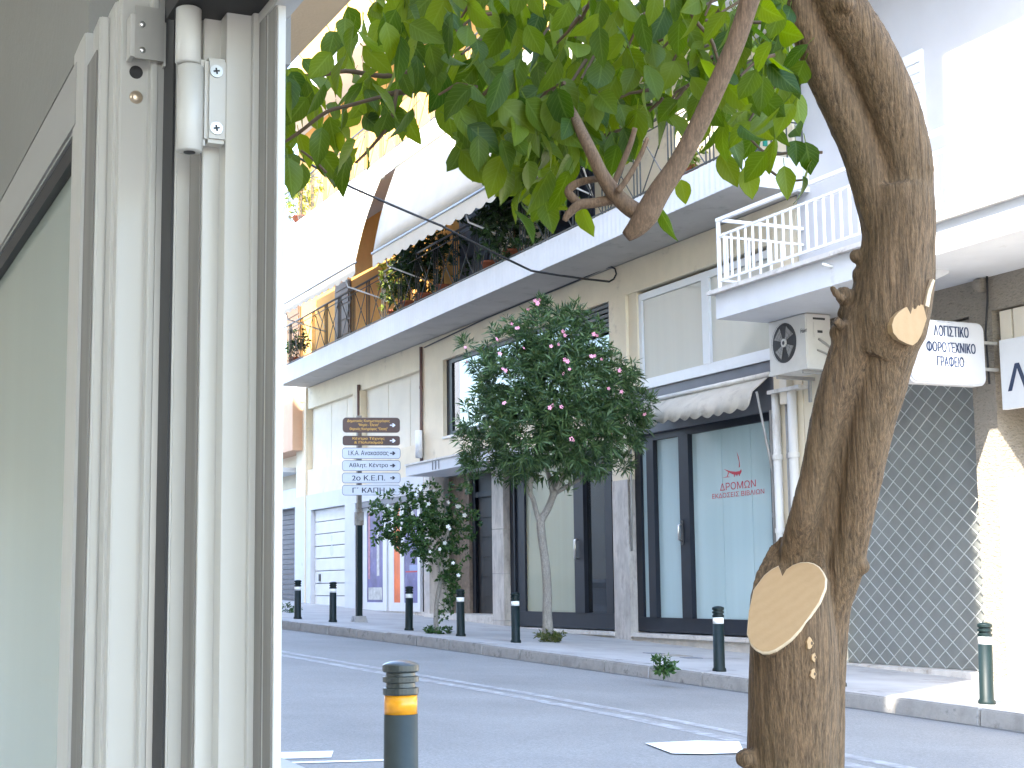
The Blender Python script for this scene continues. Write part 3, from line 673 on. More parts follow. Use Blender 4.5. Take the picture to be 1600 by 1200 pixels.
# ================================================================== NEIGHBOUR BEYOND (far left)
Bn = thing('neighbour_building', 'low pale building with grey shutter and sunlit orange blind at far end', 'building', (11.5, 42, gz(11.5,42)))
MB().box(11.3, 18, 35.87, 52, -1.3, 3.4).build('wall', M['cream'], Bn)
MB().box(11.0, 11.3, 35.88, 52, 1.9, 2.35).build('concrete_beam', M['slabwhite'], Bn)
for k in range(20): MB().box(11.18, 11.299, 35.9, 51.9, -.55+k*.122, -.55+k*.122+.112).build('shutter_slat', M['shutter'], Bn)
yo = YX(457,660,10.75); MB().box(10.75, 11.3, yo, yo+6, ZX(450,705,10.75), ZX(450,622,10.75)).build('orange_blind', M['peach'], Bn)
MB().box(10.7, 11.3, 36.2, 50, ZX(450,735,10.75), ZX(450,728,10.75)).build('canopy', M['slabwhite'], Bn)
Bf = thing('end_building', 'white building closing the far end of the street', 'building', (4, 66, gz(4,66)))
MB().box(-6, 11, 66, 76, 0, 13).build('wall', M['whitewall'], Bf)
for k in range(4):
    for j in range(3): MB().box(-3+k*3.4, -1.6+k*3.4, 65.9, 65.99, 2.5+j*3.2, 4.2+j*3.2).build('window', M['navydoor'], Bf)

# ================================================================== WHITE BUILDING AT RIGHT
Bw = thing('white_building', 'white building with white railed balcony above a wire-mesh shutter', 'building', (11.3, 11, gz(11.3,11)))
MB().box(11.6, 20, 4, 15.15, -1.6, 14).build('core', M['cream'], Bw)
MB().box(FX, 11.59, 4, 15.17, 3.46, 13).build('upper_wall', M['whitewall'], Bw)
MB().box(FX-.03, FX+.3, 15.171, 15.199, 5.06, 12.9).build('corner_joint', M['cream'], Bw)
Yo0, Yo1 = YX(1532,850), 14.75          # mesh shutter opening
MB().box(FX, 11.59, Yo1, 15.18, -1.6, 3.0).build('pier', M['cream'], Bw)
MB().box(FX, 11.59, 11.92, Yo0, -1.6, 3.0).build('stucco_pier', M['stucco'], Bw)
MB().box(FX-.006, 11.59, 4, 15.18, 2.70, 3.10).build('stucco_beam', M['stucco'], Bw)
for k in range(5): MB().box(FX+.04, FX+.10, Yo0+.01, 12.95, 2.42+k*.055, 2.455+k*.055).build('louvre_slat', M['louvre'], Bw)
MB().box(FX+.02, FX+.14, 12.95, 13.05, 2.4, 2.7).box(FX+.02, FX+.14, Yo0+.001, Yo1, 2.34, 2.40).build('louvre_frame', M['louvre'], Bw)
MB().box(FX+.12, FX+.2, 13.05, Yo1, 2.40, 2.70).build('louvre_panel', M['louvre'], Bw)
zt_ = ZX(1420,1030)
MB().box(FX-.06, FX+.3, Yo0-.01, Yo1+.02, -1.05, -.955).build('threshold', M['sill'], Bw)
MB().box(FX-.03, FX+.3, Yo0-.01, Yo1+.02, -1.6, -1.051).build('plinth', M['sill'], Bw)
gs = MB().box(FX+.18, FX+.2, Yo0, Yo1, -.95, 2.34).build('shutter_sheet', M['greygreen'], Bw)
wm = MB(); st = .242; z0w, z1w = -.95, 2.3
def clip(a, d, lo, hi):   # line from (a, z0w) going d(=+-1) in y per z, clipped in y
    y0, z0 = a, z0w; y1, z1 = a+d*(z1w-z0w), z1w
    def t(y): return (y-y0)/(y1-y0)
    t0, t1 = 0, 1
    ts = sorted((t(lo), t(hi))); t0 = max(t0, ts[0]); t1 = min(t1, ts[1])
    if t1-t0 < .01: return None
    return (y0+(y1-y0)*t0, z0+(z1-z0)*t0), (y0+(y1-y0)*t1, z0+(z1-z0)*t1)
for d in (-1, 1):
    k = -40
    for k in range(-40, 60):
        s = clip(Yo0+k*st, d*1.32, Yo0+.01, Yo1-.01)
        if s: wm.tube([(FX+.10+.008*d, s[0][0], s[0][1]), (FX+.10+.008*d, s[1][0], s[1][1])], .005, 4, False)
wmo = tag(wm.build('wire_mesh', M['wire'], Bw), kind='stuff')
MB().box(FX+.07, FX+.13, Yo0+.001, Yo0+.06, -.955, 2.34).build('mesh_frame', M['pipegrey'], Bw)
# right-hand shop: white pier, sign board
MB().box(FX-.04, 11.59, 10.9, 11.915, -1.6, .98).build('white_pier', M['whitewall'], Bw)
MB().box(FX+.1, 11.59, 4, 10.9, -1.6, 2.7).build('shop_wall', M['cream_panel'], Bw)
for k in range(6): MB().box(FX+.03, FX+.099, 11.84-k*.19-.16, 11.84-k*.19, 2.06, 2.68).build('wall_panel', M['cream_panel'], Bw)
MB().box(FX-.05, 11.2, 4, 10.89, .9, 1.1).build('shop_lintel', M['whitewall'], Bw)
# balcony slab with moulded lip
BX = 9.75; By1 = 15.12; zlb, zlt, zrt = .3130*9.75, .3482*9.75, .4365*9.75
bl = MB().box(BX, FX-.001, 4, By1, zlb, zlt-.05).build('balcony', M['slabwhite'], Bw)
MB().box(BX-.07, FX-.001, 4, By1+.08, zlt-.049, zlt).build('coping', M['sill'], bl)
MB().tube([(BX-.12, YX(1300,415,BX), zlt-.13), (BX+.02, YX(1300,415,BX), zlt-.15)], .016, 8).build('drain_spout', M['pipe'], bl, True)
bl2 = MB().box(9.92, FX-.001, 4, 16.0, 6.93, 7.25).build('balcony', M['slabwhite'], Bw)
rl = MB().box(BX+.0, BX+.05, 4, By1-.04, zrt-.04, zrt).box(BX+.01, BX+.04, 4, By1-.04, zrt-.23, zrt-.205).box(BX+.01, BX+.04, 4, By1-.04, zlt+.10, zlt+.125)
rl.box(BX+.05, FX-.01, By1-.08, By1-.04, zrt-.039, zrt-.001).box(BX+.05, FX-.01, By1-.075, By1-.045, zrt-.229, zrt-.206).box(BX+.05, FX-.01, By1-.075, By1-.045, zlt+.101, zlt+.124)
rl = rl.build('railing', M['whiteiron'], bl)
bm_ = MB().box(-.011,.011,-.011,.011,0,zrt-zlt-.31).mesh('railing_bar', M['whiteiron'])
y = By1-.18; k = 0
while y > 8.6:
    lp('railing_bar', bm_, rl, Vector((BX+.025, y, zlt+.11))-world_loc(rl)); y -= .148
pm_ = MB().box(-.018,.018,-.018,.018,0,zrt-zlt+.0).mesh('railing_post', M['whiteiron'])
for y in (By1-.06, 11.9, 9.0): lp('railing_post', pm_, rl, Vector((BX+.025, y, zlt-.02))-world_loc(rl))
for k in range(7): lp('railing_bar', bm_, rl, Vector((BX+.14+k*.155, By1-.06, zlt+.11))-world_loc(rl))
# upper shuttered window
ws = MB().box(FX-.03, FX-.001, YX(1446,150), YX(1403,150), 4.3, 5.75).build('window', M['alu'], Bw)
for k in range(12): MB().box(FX-.045, FX-.031, YX(1444,150), YX(1403,150), 4.35+k*.115, 4.35+k*.115+.10).build('shutter_slat', M['alu'], ws)

# ================================================================== OUR OWN SIDE OF THE STREET
T = thing('tall_building', 'tall cream building on the near side of the street, seen only in reflections and shade', 'building', (-4, 14, gz(0,14)))
MB().box(-14, .80, 5.25, 19.9, -1.6, 18.6).build('wall', M['ownwall'], T)
MB().box(-14, .80, 19.9, 38, -.8, 16.9).build('wall', M['ownwall'], T)
LH = thing('low_house', 'low cream house further up the near side of the street, hidden behind the window', 'building', (-4, 46, gz(0,46)))
MB().box(-14, .80, 38.2, 62, -.8, 4.0).build('wall', M['ownwall'], LH)
MB().box(-14.2, 1.0, 38.1, 62.2, 4.001, 4.2).build('roof', M['sill'], LH)
for k in range(9):
    for j in range(5): MB().box(.801, .83, 6.2+k*2.9, 7.7+k*2.9, -.2+j*3.1, 1.8+j*3.1).build('window', M['navydoor'], T)
L0 = thing('low_building', 'low tan rendered building whose eave edge shows beyond the open window', 'building', (-4, 1, -1.1))
MB().box(-5.2, .15, -2.4, 4.6, 1.45, 9.5).build('upper_wall', M['ownwall'], L0)
MB().box(-5.2, .15, 4.6, 5.24, 1.45, 8.3).build('upper_wall', M['ownwall'], L0)  # unseen lower roof step, shaped to let a sun band onto the kerb
MB().box(.151, .70, -2.4, 8.4, .84, 1.02).build('eave', M['tan'], L0)
MB().box(.10, .151, -2.4, 5.24, .95, 1.45).build('wall', M['ownwall'], L0)
MB().box(-5, .15, -2.4, 5.24, -1.25, -1.1).build('floor', M['floor'], L0)
MB().box(-5, .10, -2.4, 5.24, 1.40, 1.449).build('ceiling', M['roomwhite'], L0)
MB().box(-5.2, -5, -2.4, 0, -1.1, 1.4).box(-5.2, -5, 4, 5.24, -1.1, 1.4).box(-5.2, -5, 0, 4, -1.1, -.2).box(-5.2, -5, 0, 4, 1.2, 1.4).build('room_wall', M['roomwhite'], L0)  # unseen back opening, added to light the inward faces of the window
MB().box(-5, .10, 5.0, 5.24, -1.1, 1.4).build('room_wall', M['roomwhite'], L0)
MB().box(.151, .30, -2.2, 5.24, -1.3, -.62).build('parapet', M['ownwall'], L0)
MB().box(-5, -1.6, -2.4, -2.2, -1.1, 1.4).box(-1.599, .10, -2.4, -2.2, 1.0, 1.4).build('room_wall', M['roomwhite'], L0)
tag(MB().box(-16, .85, -16, -2.41, -1.3, -1.12).box(-16, -5.21, -2.41, 5.2, -1.3, -1.12).build('bounce_yard', M['floor']), kind='structure')  # unseen sunlit ground, added to bounce light indoors
# ================================================================== THE OPEN WINDOW BESIDE THE CAMERA
NW = thing('aluminium_window', 'white aluminium folding window with hinge and pale glass, open beside the camera', 'window', (.2, 1.2, -.6))
def rat(px, py=600): r_ = ray(px, py); return r_.x/r_.y      # X / Y of a vertical edge seen at px
zlo = -.62
def profile(name, seq, X0, zt, parent=NW, m=None, back=.03):
    # stepped section: alternate faces looking at -Y (w) and returns running along +Y (d); returns where it ends
    X = X0; pts = []; Y = None
    for kind, pa, pb in seq:
        if Y is None: Y = X/rat(pa)
        if kind == 'w':
            pts.append((X, Y)); X = Y*rat(pb); pts.append((X, Y))
        elif kind == 's':           # slanting face
            pts.append((X, Y)); Y2 = Y+.012; X = Y2*rat(pb); Y = Y2; pts.append((X, Y))
        else:
            Y = X/rat(pb); pts.append((X, Y))
    out = []
    for p_ in pts:
        if not out or (Vector((*p_,0))-Vector((*out[-1],0))).length > 1e-5: out.append(p_)
    poly = out + [(out[-1][0]+.001, out[-1][1]+back), (out[0][0]+(.015 if seq[0][0] == 'd' else 0), out[-1][1]+back)]
    if seq[0][0] == 'd': poly.append((out[0][0]+.015, out[0][1]))
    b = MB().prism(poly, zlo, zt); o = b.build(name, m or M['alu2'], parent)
    bb = bmesh.new(); bb.from_mesh(o.data); bmesh.ops.recalc_face_normals(bb, faces=bb.faces)
    es = [e for e in bb.edges if len(e.link_faces) == 2 and abs(e.verts[0].co.z-e.verts[1].co.z) > .3]
    bmesh.ops.bevel(bb, geom=es, offset=.0012, segments=2, affect='EDGES', clamp_overlap=True); bb.to_mesh(o.data); bb.free()
    return X, Y
zhead = onX(430, 20, .236).z
X1, Y1 = profile('frame_post', [('w',443,430),('d',430,416),('w',416,414),('d',414,402),('w',402,391),('d',391,387),('w',387,348),('d',348,338),('w',338,312)], .2385, zhead+.2)
def at_px(px, Y): return Y*rat(px)
# folded leaf behind the hinge: dark gap, pale strip, broad stile
X2, Y2 = profile('leaf_edge', [('d',312,292),('w',292,268)], X1, onX(280,20,X1).z+.02)
gx, gy = X2, Y2
MB().box(X2-.0016, X2-.0002, Y2+.0015, X2/rat(252), zlo, .40).build('gasket', M['rubber'], NW)
X3 = X2; Yb = X3/rat(252)
MB().box(at_px(252,Yb), X3+.012, Yb+.004, Yb+.05, zlo, .40).build('gasket', M['rubber'], NW)
MB().box(at_px(240,Yb)-.0005, at_px(253,Yb), Yb+.001, Yb+.03, zlo, .37).build('leaf_channel', M['steel'], NW)
Xs = at_px(238,Yb)
zl = onX(205, 6, at_px(205,Yb)).z
X4, Y4 = profile('leaf_stile', [('w',238,228),('d',228,222),('w',222,178),('d',178,172),('w',172,168),('d',168,160)], Xs, zl)
X5, Y5 = profile('leaf_stile', [('w',160,143)], Y4*rat(160), onX(152,50,Y4*rat(152)).z)
X6, Y6 = profile('leaf_bead', [('d',143,125),('w',125,120),('d',120,112)], X5, onX(127,72,X5).z)
# top rail, glass and black gasket of the closed leaf running away to the left
Xg = X6; ztr = onX(122,215,Xg).z; ztop = onX(127,78,Xg).z
MB().box(Xg, Xg+.03, Y6+.012, 4.6, ztr+.012, ztop).build('top_rail', M['rail_shade'], NW, bevel=.002)
MB().box(Xg+.004, Xg+.03, Y6+.011, 4.6, ztr-.002, ztr+.0115).build('gasket', M['rubber'], NW)
MB().box(Xg+.010, Xg+.016, Y6+.011, 4.6, zlo, ztr-.0025).build('glass_pane', M['frost'], NW)
# head and wall over it
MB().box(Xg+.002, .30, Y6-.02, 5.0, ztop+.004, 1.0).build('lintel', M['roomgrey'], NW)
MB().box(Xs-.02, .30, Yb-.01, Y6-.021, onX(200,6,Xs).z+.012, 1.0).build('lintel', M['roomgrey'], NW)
MB().box(.185, .232, .55, Y1+.01, zhead+.006, zhead+.05).build('head_channel', M['rubber'], NW)
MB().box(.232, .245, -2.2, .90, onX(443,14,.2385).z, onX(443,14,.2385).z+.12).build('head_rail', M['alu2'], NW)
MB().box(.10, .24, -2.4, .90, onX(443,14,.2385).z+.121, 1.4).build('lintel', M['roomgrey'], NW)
for pa, pb, rp, Xr, Yr in ((429,417,430,.2385*rat(430)/rat(443),None),(413,403,414,None,None)):
    Xr = .2385*rat(430)/rat(443)*(rat(414)/rat(416) if pa == 413 else 1)
    MB().box(Xr-.0009, Xr-.0001, Xr/rat(pa), Xr/rat(pb), zlo, zhead).build('recess_shade', M['shade_strip'], NW)  # thin grey strip that paints shade onto the recessed face
MB().box(X5-.0009, X5-.0001, X5/rat(141), X5/rat(127), zlo, onX(135,110,X5).z).build('recess_shade', M['shade_strip'], NW)
MB().box(X1-.0009, X1-.0001, X1/rat(310), X1/rat(294), zlo, .4).build('recess_shade', M['shade_strip'], NW)
# hinge: two knuckles, leaf plate with cross-head screws
hY = Y1-.012; hr = (at_px(311,hY)-at_px(270,hY))/2; hxx = at_px(290.5,hY)
def zpx(py, px=290): return onY(px, py, hY-hr).z
hg = thing('hinge', None, None); hg.parent = NW; hg.location = -world_loc(NW)
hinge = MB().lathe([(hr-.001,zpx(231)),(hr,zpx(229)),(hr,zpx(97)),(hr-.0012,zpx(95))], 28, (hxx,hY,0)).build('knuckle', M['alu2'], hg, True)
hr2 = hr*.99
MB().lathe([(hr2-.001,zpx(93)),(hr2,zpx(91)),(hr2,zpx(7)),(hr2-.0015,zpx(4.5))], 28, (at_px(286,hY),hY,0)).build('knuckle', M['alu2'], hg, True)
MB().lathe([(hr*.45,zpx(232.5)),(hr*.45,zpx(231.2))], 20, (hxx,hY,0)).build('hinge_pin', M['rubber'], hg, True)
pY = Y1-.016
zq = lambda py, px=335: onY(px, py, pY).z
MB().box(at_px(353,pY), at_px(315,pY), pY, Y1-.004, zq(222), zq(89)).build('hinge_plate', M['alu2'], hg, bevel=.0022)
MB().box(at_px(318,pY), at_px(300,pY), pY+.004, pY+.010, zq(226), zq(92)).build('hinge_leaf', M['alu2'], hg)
for py in (111.5, 200.5):
    ctr = onY(338, py, pY-.0005); rr = 10*depth(ctr)/FPX
    pr = [Vector((ctr.x+rr*math.cos(a), pY-.0012, ctr.z+rr*math.sin(a))) for a in [2*math.pi*k/20 for k in range(20)]]
    sc_ = MB().extr(pr, (0,.0012,0)).build('screw', M['screw'], hg)
    for a in (.2, .2+math.pi/2):
        u = Vector((math.cos(a),0,math.sin(a)))*rr*.5; v = Vector((-math.sin(a),0,math.cos(a)))*rr*.13; o_ = Vector((ctr.x,pY-.0013-.0001*(a>1),ctr.z))
        MB().extr([o_-u-v,o_+u-v,o_+u+v,o_-u+v], (0,-.0002,0)).build('screw_slot', M['rubber'], hg)
# steel bracket, rivets, hole and plug on the stile
bY = Yb-.006; zb_ = lambda py, px=220: onY(px, py, bY).z
MB().box(at_px(247,bY), at_px(200,bY), bY, bY+.002, zb_(91), zb_(9)).build('bracket', M['steel'], NW)
MB().box(at_px(200,bY), at_px(193,bY), bY, bY+.012, zb_(86,197), zb_(20,197)).build('bracket_side', M['alu2'], NW)
MB().box(at_px(259,bY), at_px(248,bY), bY+.002, bY+.012, zb_(97), zb_(28)).build('bracket_block', M['alu2'], NW)
def disc(name, px, py, rpx, Y, t, m, dome=False):
    c_ = onY(px, py, Y); rr = rpx*depth(c_)/FPX
    if dome:
        b = MB(); prof = [(rr,0),(rr*.9,t*.6),(rr*.55,t*.95),(.0001,t)]
        vs = []; nn = 18
        for r_, h in prof: vs += [(c_.x+r_*math.cos(2*math.pi*k/nn), Y-h, c_.z+r_*math.sin(2*math.pi*k/nn)) for k in range(nn)]
        b.add(vs, [(i*nn+k, i*nn+(k+1)%nn, (i+1)*nn+(k+1)%nn, (i+1)*nn+k) for i in range(len(prof)-1) for k in range(nn)])
        return b.build(name, m, NW, True)
    return MB().extr([Vector((c_.x+rr*math.cos(2*math.pi*k/18), Y-t, c_.z+rr*math.sin(2*math.pi*k/18))) for k in range(18)], (0,t,0)).build(name, m, NW)
for py in (38, 78): disc('rivet', 222.5, py, 5.2, bY, .0012, M['screw'], True)
Yst = X4/rat(160) if False else (Xs*rat(228)/rat(238))/rat(222)
disc('hole', 212.5, 113, 10.5, Yst, .0005, M['rubber']); disc('screw_plug', 212.5, 152, 10.5, Yst, .003, mat('brass_plug',(.50,.40,.30),.35,.1,50,metal=.7), True)

# ================================================================== THE PRUNED STREET TREE
TD = 3.10                                    # distance of the trunk along the view
def tp(px, py, d=TD): return onD(px, py, d)
def loft(path, d=TD, n=24):
    """rings from (px, py, radius px[, depth offset])"""
    P = [onD(a[0], a[1], d+(a[3] if len(a) > 3 else 0)) for a in path]; R = [a[2]*d/FPX for a in path]
    # resample smoothly
    PP, RR = [], []
    for i in range(len(P)-1):
        for k in range(4):
            t = k/4; p0, p1, p2, p3 = P[max(i-1,0)], P[i], P[i+1], P[min(i+2,len(P)-1)]
            PP.append(.5*((2*p1)+(p2-p0)*t+(2*p0-5*p1+4*p2-p3)*t*t+(3*p1-p0-3*p2+p3)*t**3)); RR.append(R[i]+(R[i+1]-R[i])*t)
    PP.append(P[-1]); RR.append(R[-1])
    return MB().tube(PP, RR, n)
base = tp(1240, 1200); base.z = gz(base.x, base.y); 
TR = thing('street_tree', 'brown street tree with heart-shaped pale saw cut and drooping broad green leaves', 'tree', base)
gpy = 1200+ (tp(1240,1200).z-base.z)/TD*FPX
parts = [
 [(1288,gpy+10,42,.03),(1286,1200,34,.03),(1290,1080,31,.03),(1298,960,30,.03),(1314,900,31,.02),(1327,850,29,.01),(1344,760,31,0),(1362,660,36,0),(1380,580,42,0),(1392,500,56,0)],
 [(1236,900,24,.055),(1241,872,25,.045),(1250,830,24,.02),(1258,800,23,.005),(1273,740,23,0),(1295,650,27,0),(1324,570,34,0),(1360,500,44,0)],
 [(1282,900,32,.045),(1290,850,32,.040),(1308,760,32,.036),(1328,660,34,.028),(1352,580,38,.015),(1376,500,50,0)],
 [(1368,560,48),(1384,510,64),(1396,450,62),(1403,390,57),(1406,330,55),(1404,290,50)],
 [(1404,350,50),(1415,280,43),(1405,210,43),(1382,140,43),(1352,75,41),(1318,20,42),(1296,-40,42),(1280,-160,38),(1300,-300,30)],
 [(1385,350,40,-.005),(1362,290,31,0),(1340,230,29,0),(1314,170,30,0),(1285,110,28,0),(1262,50,24,0),(1247,0,19,0),(1240,-60,18,0),(1215,-200,15,0)],
 [(1395,330,40,.03),(1375,250,36,.035),(1345,160,34,.03),(1305,80,32,.025),(1275,20,28,.02)],
]
tb_ = MB()
for pth in parts:
    l = loft(pth); tb_.add(l.v, l.f)
# knots, stubs and torn bark lumps
def blob(px, py, r, dz=0, sq=(1,1,1), n=8):
    c_ = onD(px, py, TD+dz); R = r*TD/FPX; vs = []; m_ = 6
    prof = [(R*math.sin(math.pi*(i+.02)/(m_+.04)), -R*math.cos(math.pi*(i+.02)/(m_+.04))) for i in range(m_+1)]
    tb_.lathe([(max(a,.0005),b_) for a,b_ in prof], 10, c_)
for a in ((1165,1185,16,-.04),(1345,885,14,.0),(1308,1138,9,.0),(1447,265,13,-.02),(1391,97,13,-.03),(1322,8,15,-.05),(1345,430,15,0),(1318,462,15,0),(1328,490,20,.01),(1312,520,17,0),(1318,555,22,0),(1338,400,12,0),(1340,520,24,.0),(1276,990,24,.0)): blob(*a)
for p0, p1, r_ in (((1435,265),(1452,262),12),((1380,100),(1397,94),12),((1320,470),(1303,455),7),((1303,455),(1300,447),5),((1318,510),(1304,500),8),((1365,60),(1375,42),7)):
    tb_.tube([onD(*p0,TD-.03),onD(*p1,TD-.03)], r_*TD/FPX, 10)
# sawn stump: loft cut by the plane of the saw
cut_px = [(1169,990),(1172,955),(1179,923),(1195,901),(1206,892),(1217,886),(1220,893),(1223,902),(1229,892),(1239,885),(1251,881),(1262.5,880.6),(1272,883),(1280,888),(1286,896),(1290,905),(1289,920),(1280,942),(1265,964),(1250,984),(1236,999),(1224,1008),(1213,1015),(1202,1019),(1192,1019),(1182,1014),(1175,1007)]
viewd = ray(1230, 950)
nrm = (-viewd*.80 + Vector((0,0,1))*.50 - (MW@Vector((1,0,0)))*.33).normalized()
c0 = onD(1230, 955, TD-.045)
def on_cut(px, py): r_ = ray(px, py); return r_*(c0.dot(nrm)/r_.dot(nrm))
st = loft([(1238,gpy+10,92),(1236,1240,74),(1237,1180,70),(1239,1100,69),(1240,1020,68),(1236,960,64),(1233,900,58),(1232,840,54)], TD, 28)
b2 = bmesh.new(); me2 = st.mesh('stump'); b2.from_mesh(me2)
bmesh.ops.bisect_plane(b2, geom=b2.verts[:]+b2.edges[:]+b2.faces[:], plane_co=c0, plane_no=nrm, clear_outer=True)
bmesh.ops.holes_fill(b2, edges=[e for e in b2.edges if e.is_boundary])
b2.to_mesh(me2); b2.free(); tb_.add([v.co[:] for v in me2.vertices], [tuple(p_.vertices) for p_ in me2.polygons])
P = [on_cut(*a) for a in cut_px]
tb_.extr([p_-nrm*.001 for p_ in P], -nrm*.030)           # wood right behind the cut follows its outline
trunk = tb_.build('trunk', M['bark'], TR)
md = trunk.modifiers.new('r', 'REMESH'); md.mode = 'VOXEL'; md.voxel_size = .0042
ms = trunk.modifiers.new('s', 'SMOOTH'); ms.factor = .5; ms.iterations = 7
dg = bpy.context.evaluated_depsgraph_get(); nm = bpy.data.meshes.new_from_object(trunk.evaluated_get(dg)); trunk.modifiers.clear()
nm.name = 'trunk'; trunk.data = nm
co = np.empty(len(nm.vertices)*3); nm.vertices.foreach_get('co', co); co = co.reshape(-1,3)
no = np.empty(len(nm.vertices)*3); nm.vertices.foreach_get('normal', no); no = no.reshape(-1,3)
h = np.array([mnoise.fractal(Vector((c[0]*95,c[1]*95,c[2]*9)), .9, 2.1, 3)*.0016 + mnoise.noise(Vector((c[0]*22,c[1]*22,c[2]*7)))*.0019 for c in co])
nl = np.array(nrm); pc = np.array(c0)-np.array(base)
near_cut = (np.abs((co-pc)@nl) < .007) & (np.linalg.norm(co-pc, axis=1) < .14)
h[near_cut] = 0
co += no*h[:,None]; nm.vertices.foreach_set('co', co.ravel()); nm.polygons.foreach_set('use_smooth', [True]*len(nm.polygons)); nm.materials.clear(); nm.materials.append(M['bark']); nm.update()
MB().extr([p_+nrm*.0035 for p_ in P], -nrm*.012).build('cut_face', M['cut'], TR)
cen = sum(P, Vector())/len(P)
rm = MB()
for i in range(len(P)):
    a, c = P[i], P[(i+1)%len(P)]; j = 1+rnd.uniform(.008,.02)
    a2, c2 = cen+(a-cen)*1.028, cen+(c-cen)*1.028
    rm.hexa([a-nrm*.004,a2-nrm*.004,c2-nrm*.004,c-nrm*.004],[a+nrm*.0030,a2+nrm*.0018,c2+nrm*.0018,c+nrm*.0030])
rm.build('cut_rim', M['cutrim'], TR)
# second, smaller scar higher up, and the little bore scars below the cut
def scar(pts, d, nn, m='cut', t=.004):
    dd = onD(*pts[0], d).dot(nn); Q = []
    for a in pts: r_ = ray(*a); Q.append(r_*(dd/r_.dot(nn)))
    return MB().extr([p_+nn*t for p_ in Q], -nn*.02).build('scar', M[m], TR)
n2 = (-viewd*.8+(MW@Vector((1,0,0)))*.45-Vector((0,0,1))*.1).normalized()
scar([(1392,508),(1395,497),(1402,488),(1412,481),(1423,477),(1434,475),(1441,477),(1443,486),(1446,498),(1442,511),(1438,523),(1432,534),(1424,540),(1413,536),(1402,530),(1394,520)], TD-.091, n2)
scar([(1444,478),(1448,455),(1456,436),(1459,438),(1453,460),(1450,480)], TD-.066, n2, 'cutrim')
for px, py, r_ in ((1265,1005,7.5),(1271,1027,5.5),(1270,1053,6.5)):
    nn = (-viewd+(MW@Vector((1,0,0)))*.55).normalized()
    ang = [k*.57 for k in range(11)]
    scar([(px+r_*math.cos(a)*.62*(1+.3*math.sin(5*a+px)),py+r_*1.2*math.sin(a)*(1+.2*math.cos(3*a+py))) for a in ang], TD-.083, nn, 'cut', .002)
    scar([(px+r_*.3+r_*math.cos(a)*.22,py+r_*.4*math.sin(a)) for a in ang], TD-.083, nn, 'twig', .0035)
# limbs (pruned branches that hang into view from above)
def limb(name, path, d, m='bark_limb', n=12):
    return loft(path, d, n).build(name, M[m], TR, True)
limb('limb', [(1235,-260,17),(1200,-80,16),(1172,0,15.5),(1150,65,15.5),(1122,130,15.5),(1092,195,15.5),(1060,255,16),(1030,300,18),(1010,335,20),(995,355,16),(978,370,9)], 2.62)
limb('limb', [(1012,340,15),(985,325,14),(960,302,13),(940,272,11),(925,240,10),(908,205,9,.03),(890,170,8.5,.12),(868,138,7,.28),(845,112,5,.45)], 2.63)
limb('limb', [(972,308,8),(930,317,8),(905,320,8),(888,335,6),(882,345,4)], 2.64)
limb('limb', [(905,318,7),(888,300,7),(905,285,6),(945,278,5)], 2.66)
limb('twig', [(958,290,5),(970,262,5),(985,225,4.5),(992,200,4)], 2.66)
limb('twig', [(965,300,5),(985,272,4.5),(1002,240,4),(1012,215,3)], 2.61)
limb('branch', [(830,135,6),(760,108,5),(700,121,4.6),(650,112,4.2),(600,119,4),(540,111,3.6),(490,119,3),(440,108,2)], 3.15, 'twig')
limb('branch', [(760,108,5),(700,125,5),(650,140,5),(600,148,4)], 3.2, 'twig')
limb('twig', [(600,150,3),(545,165,3),(510,175,3),(470,205,3),(445,222,2)], 3.0, 'twig')
limb('twig', [(620,140,3),(610,190,3),(580,230,2.5),(555,255,2)], 3.05, 'twig')
limb('twig', [(1080,-40,4),(1080,20,3.5),(1110,60,3),(1122,95,2.5)], 2.85, 'twig')
limb('twig', [(1285,238,2.5),(1240,238,2.5),(1200,240,2),(1170,215,2)], 3.1, 'twig')
limb('twig', [(1190,255,2.2),(1215,275,2.2),(1238,282,2),(1262,280,1.5)], 3.05, 'twig')
limb('twig', [(510,270,2.2),(490,250,2.2),(470,235,1.8)], 3.0, 'twig')
# leaves
def leaf_mesh(i):
    r_ = random.Random(100+i); L_ = 1.0; wd = r_.uniform(.25,.33); curl = r_.uniform(-.35,.85); fold = r_.uniform(.05,.35); tw = r_.uniform(-.5,.5); ns = 8
    v, f, uv = [], [], []
    prof = [0,.62,.90,1.0,.96,.82,.60,.30,0.015]
    for s in range(ns+1):
        t = s/ns; ang = curl*t; y_ = math.sin(ang+1e-6)/(curl if abs(curl) > 1e-3 else 1e-3)*L_ if abs(curl) > 1e-3 else t
        z_ = (1-math.cos(ang))/(curl if abs(curl) > 1e-3 else 1)*L_ if abs(curl) > 1e-3 else 0
        hw = wd*prof[s]*(1+r_.uniform(-.07,.07)); a = tw*t
        for k, u in enumerate((-1,-.55,0,.55,1)):
            x_ = u*hw; zz = abs(u)*hw*fold+ (math.sin(t*9+u*3+i)*.014*abs(u))
            v.append((x_*math.cos(a)-zz*math.sin(a), y_, z_*-1 + x_*math.sin(a)+zz*math.cos(a))); uv.append((u, t))
    for s in range(ns):
        for k in range(4): f.append((s*5+k, s*5+k+1, (s+1)*5+k+1, (s+1)*5+k))
    v0 = len(v); v += [(-.012,-.22,.02),(.012,-.22,.02),(.012,0,0),(-.012,0,0)]; f.append((v0,v0+1,v0+2,v0+3)); uv += [(.5,0)]*4   # stalk
    me = bpy.data.meshes.new('leaf'); me.from_pydata(v, [], f); me.materials.append(M['leaf'])
    ul = me.uv_layers.new(name='UVMap')
    for l in me.loops: ul.data[l.index].uv = uv[l.vertex_index]
    me.polygons.foreach_set('use_smooth', [True]*len(me.polygons)); return me, v, f, uv
LM = [leaf_mesh(i) for i in range(12)]
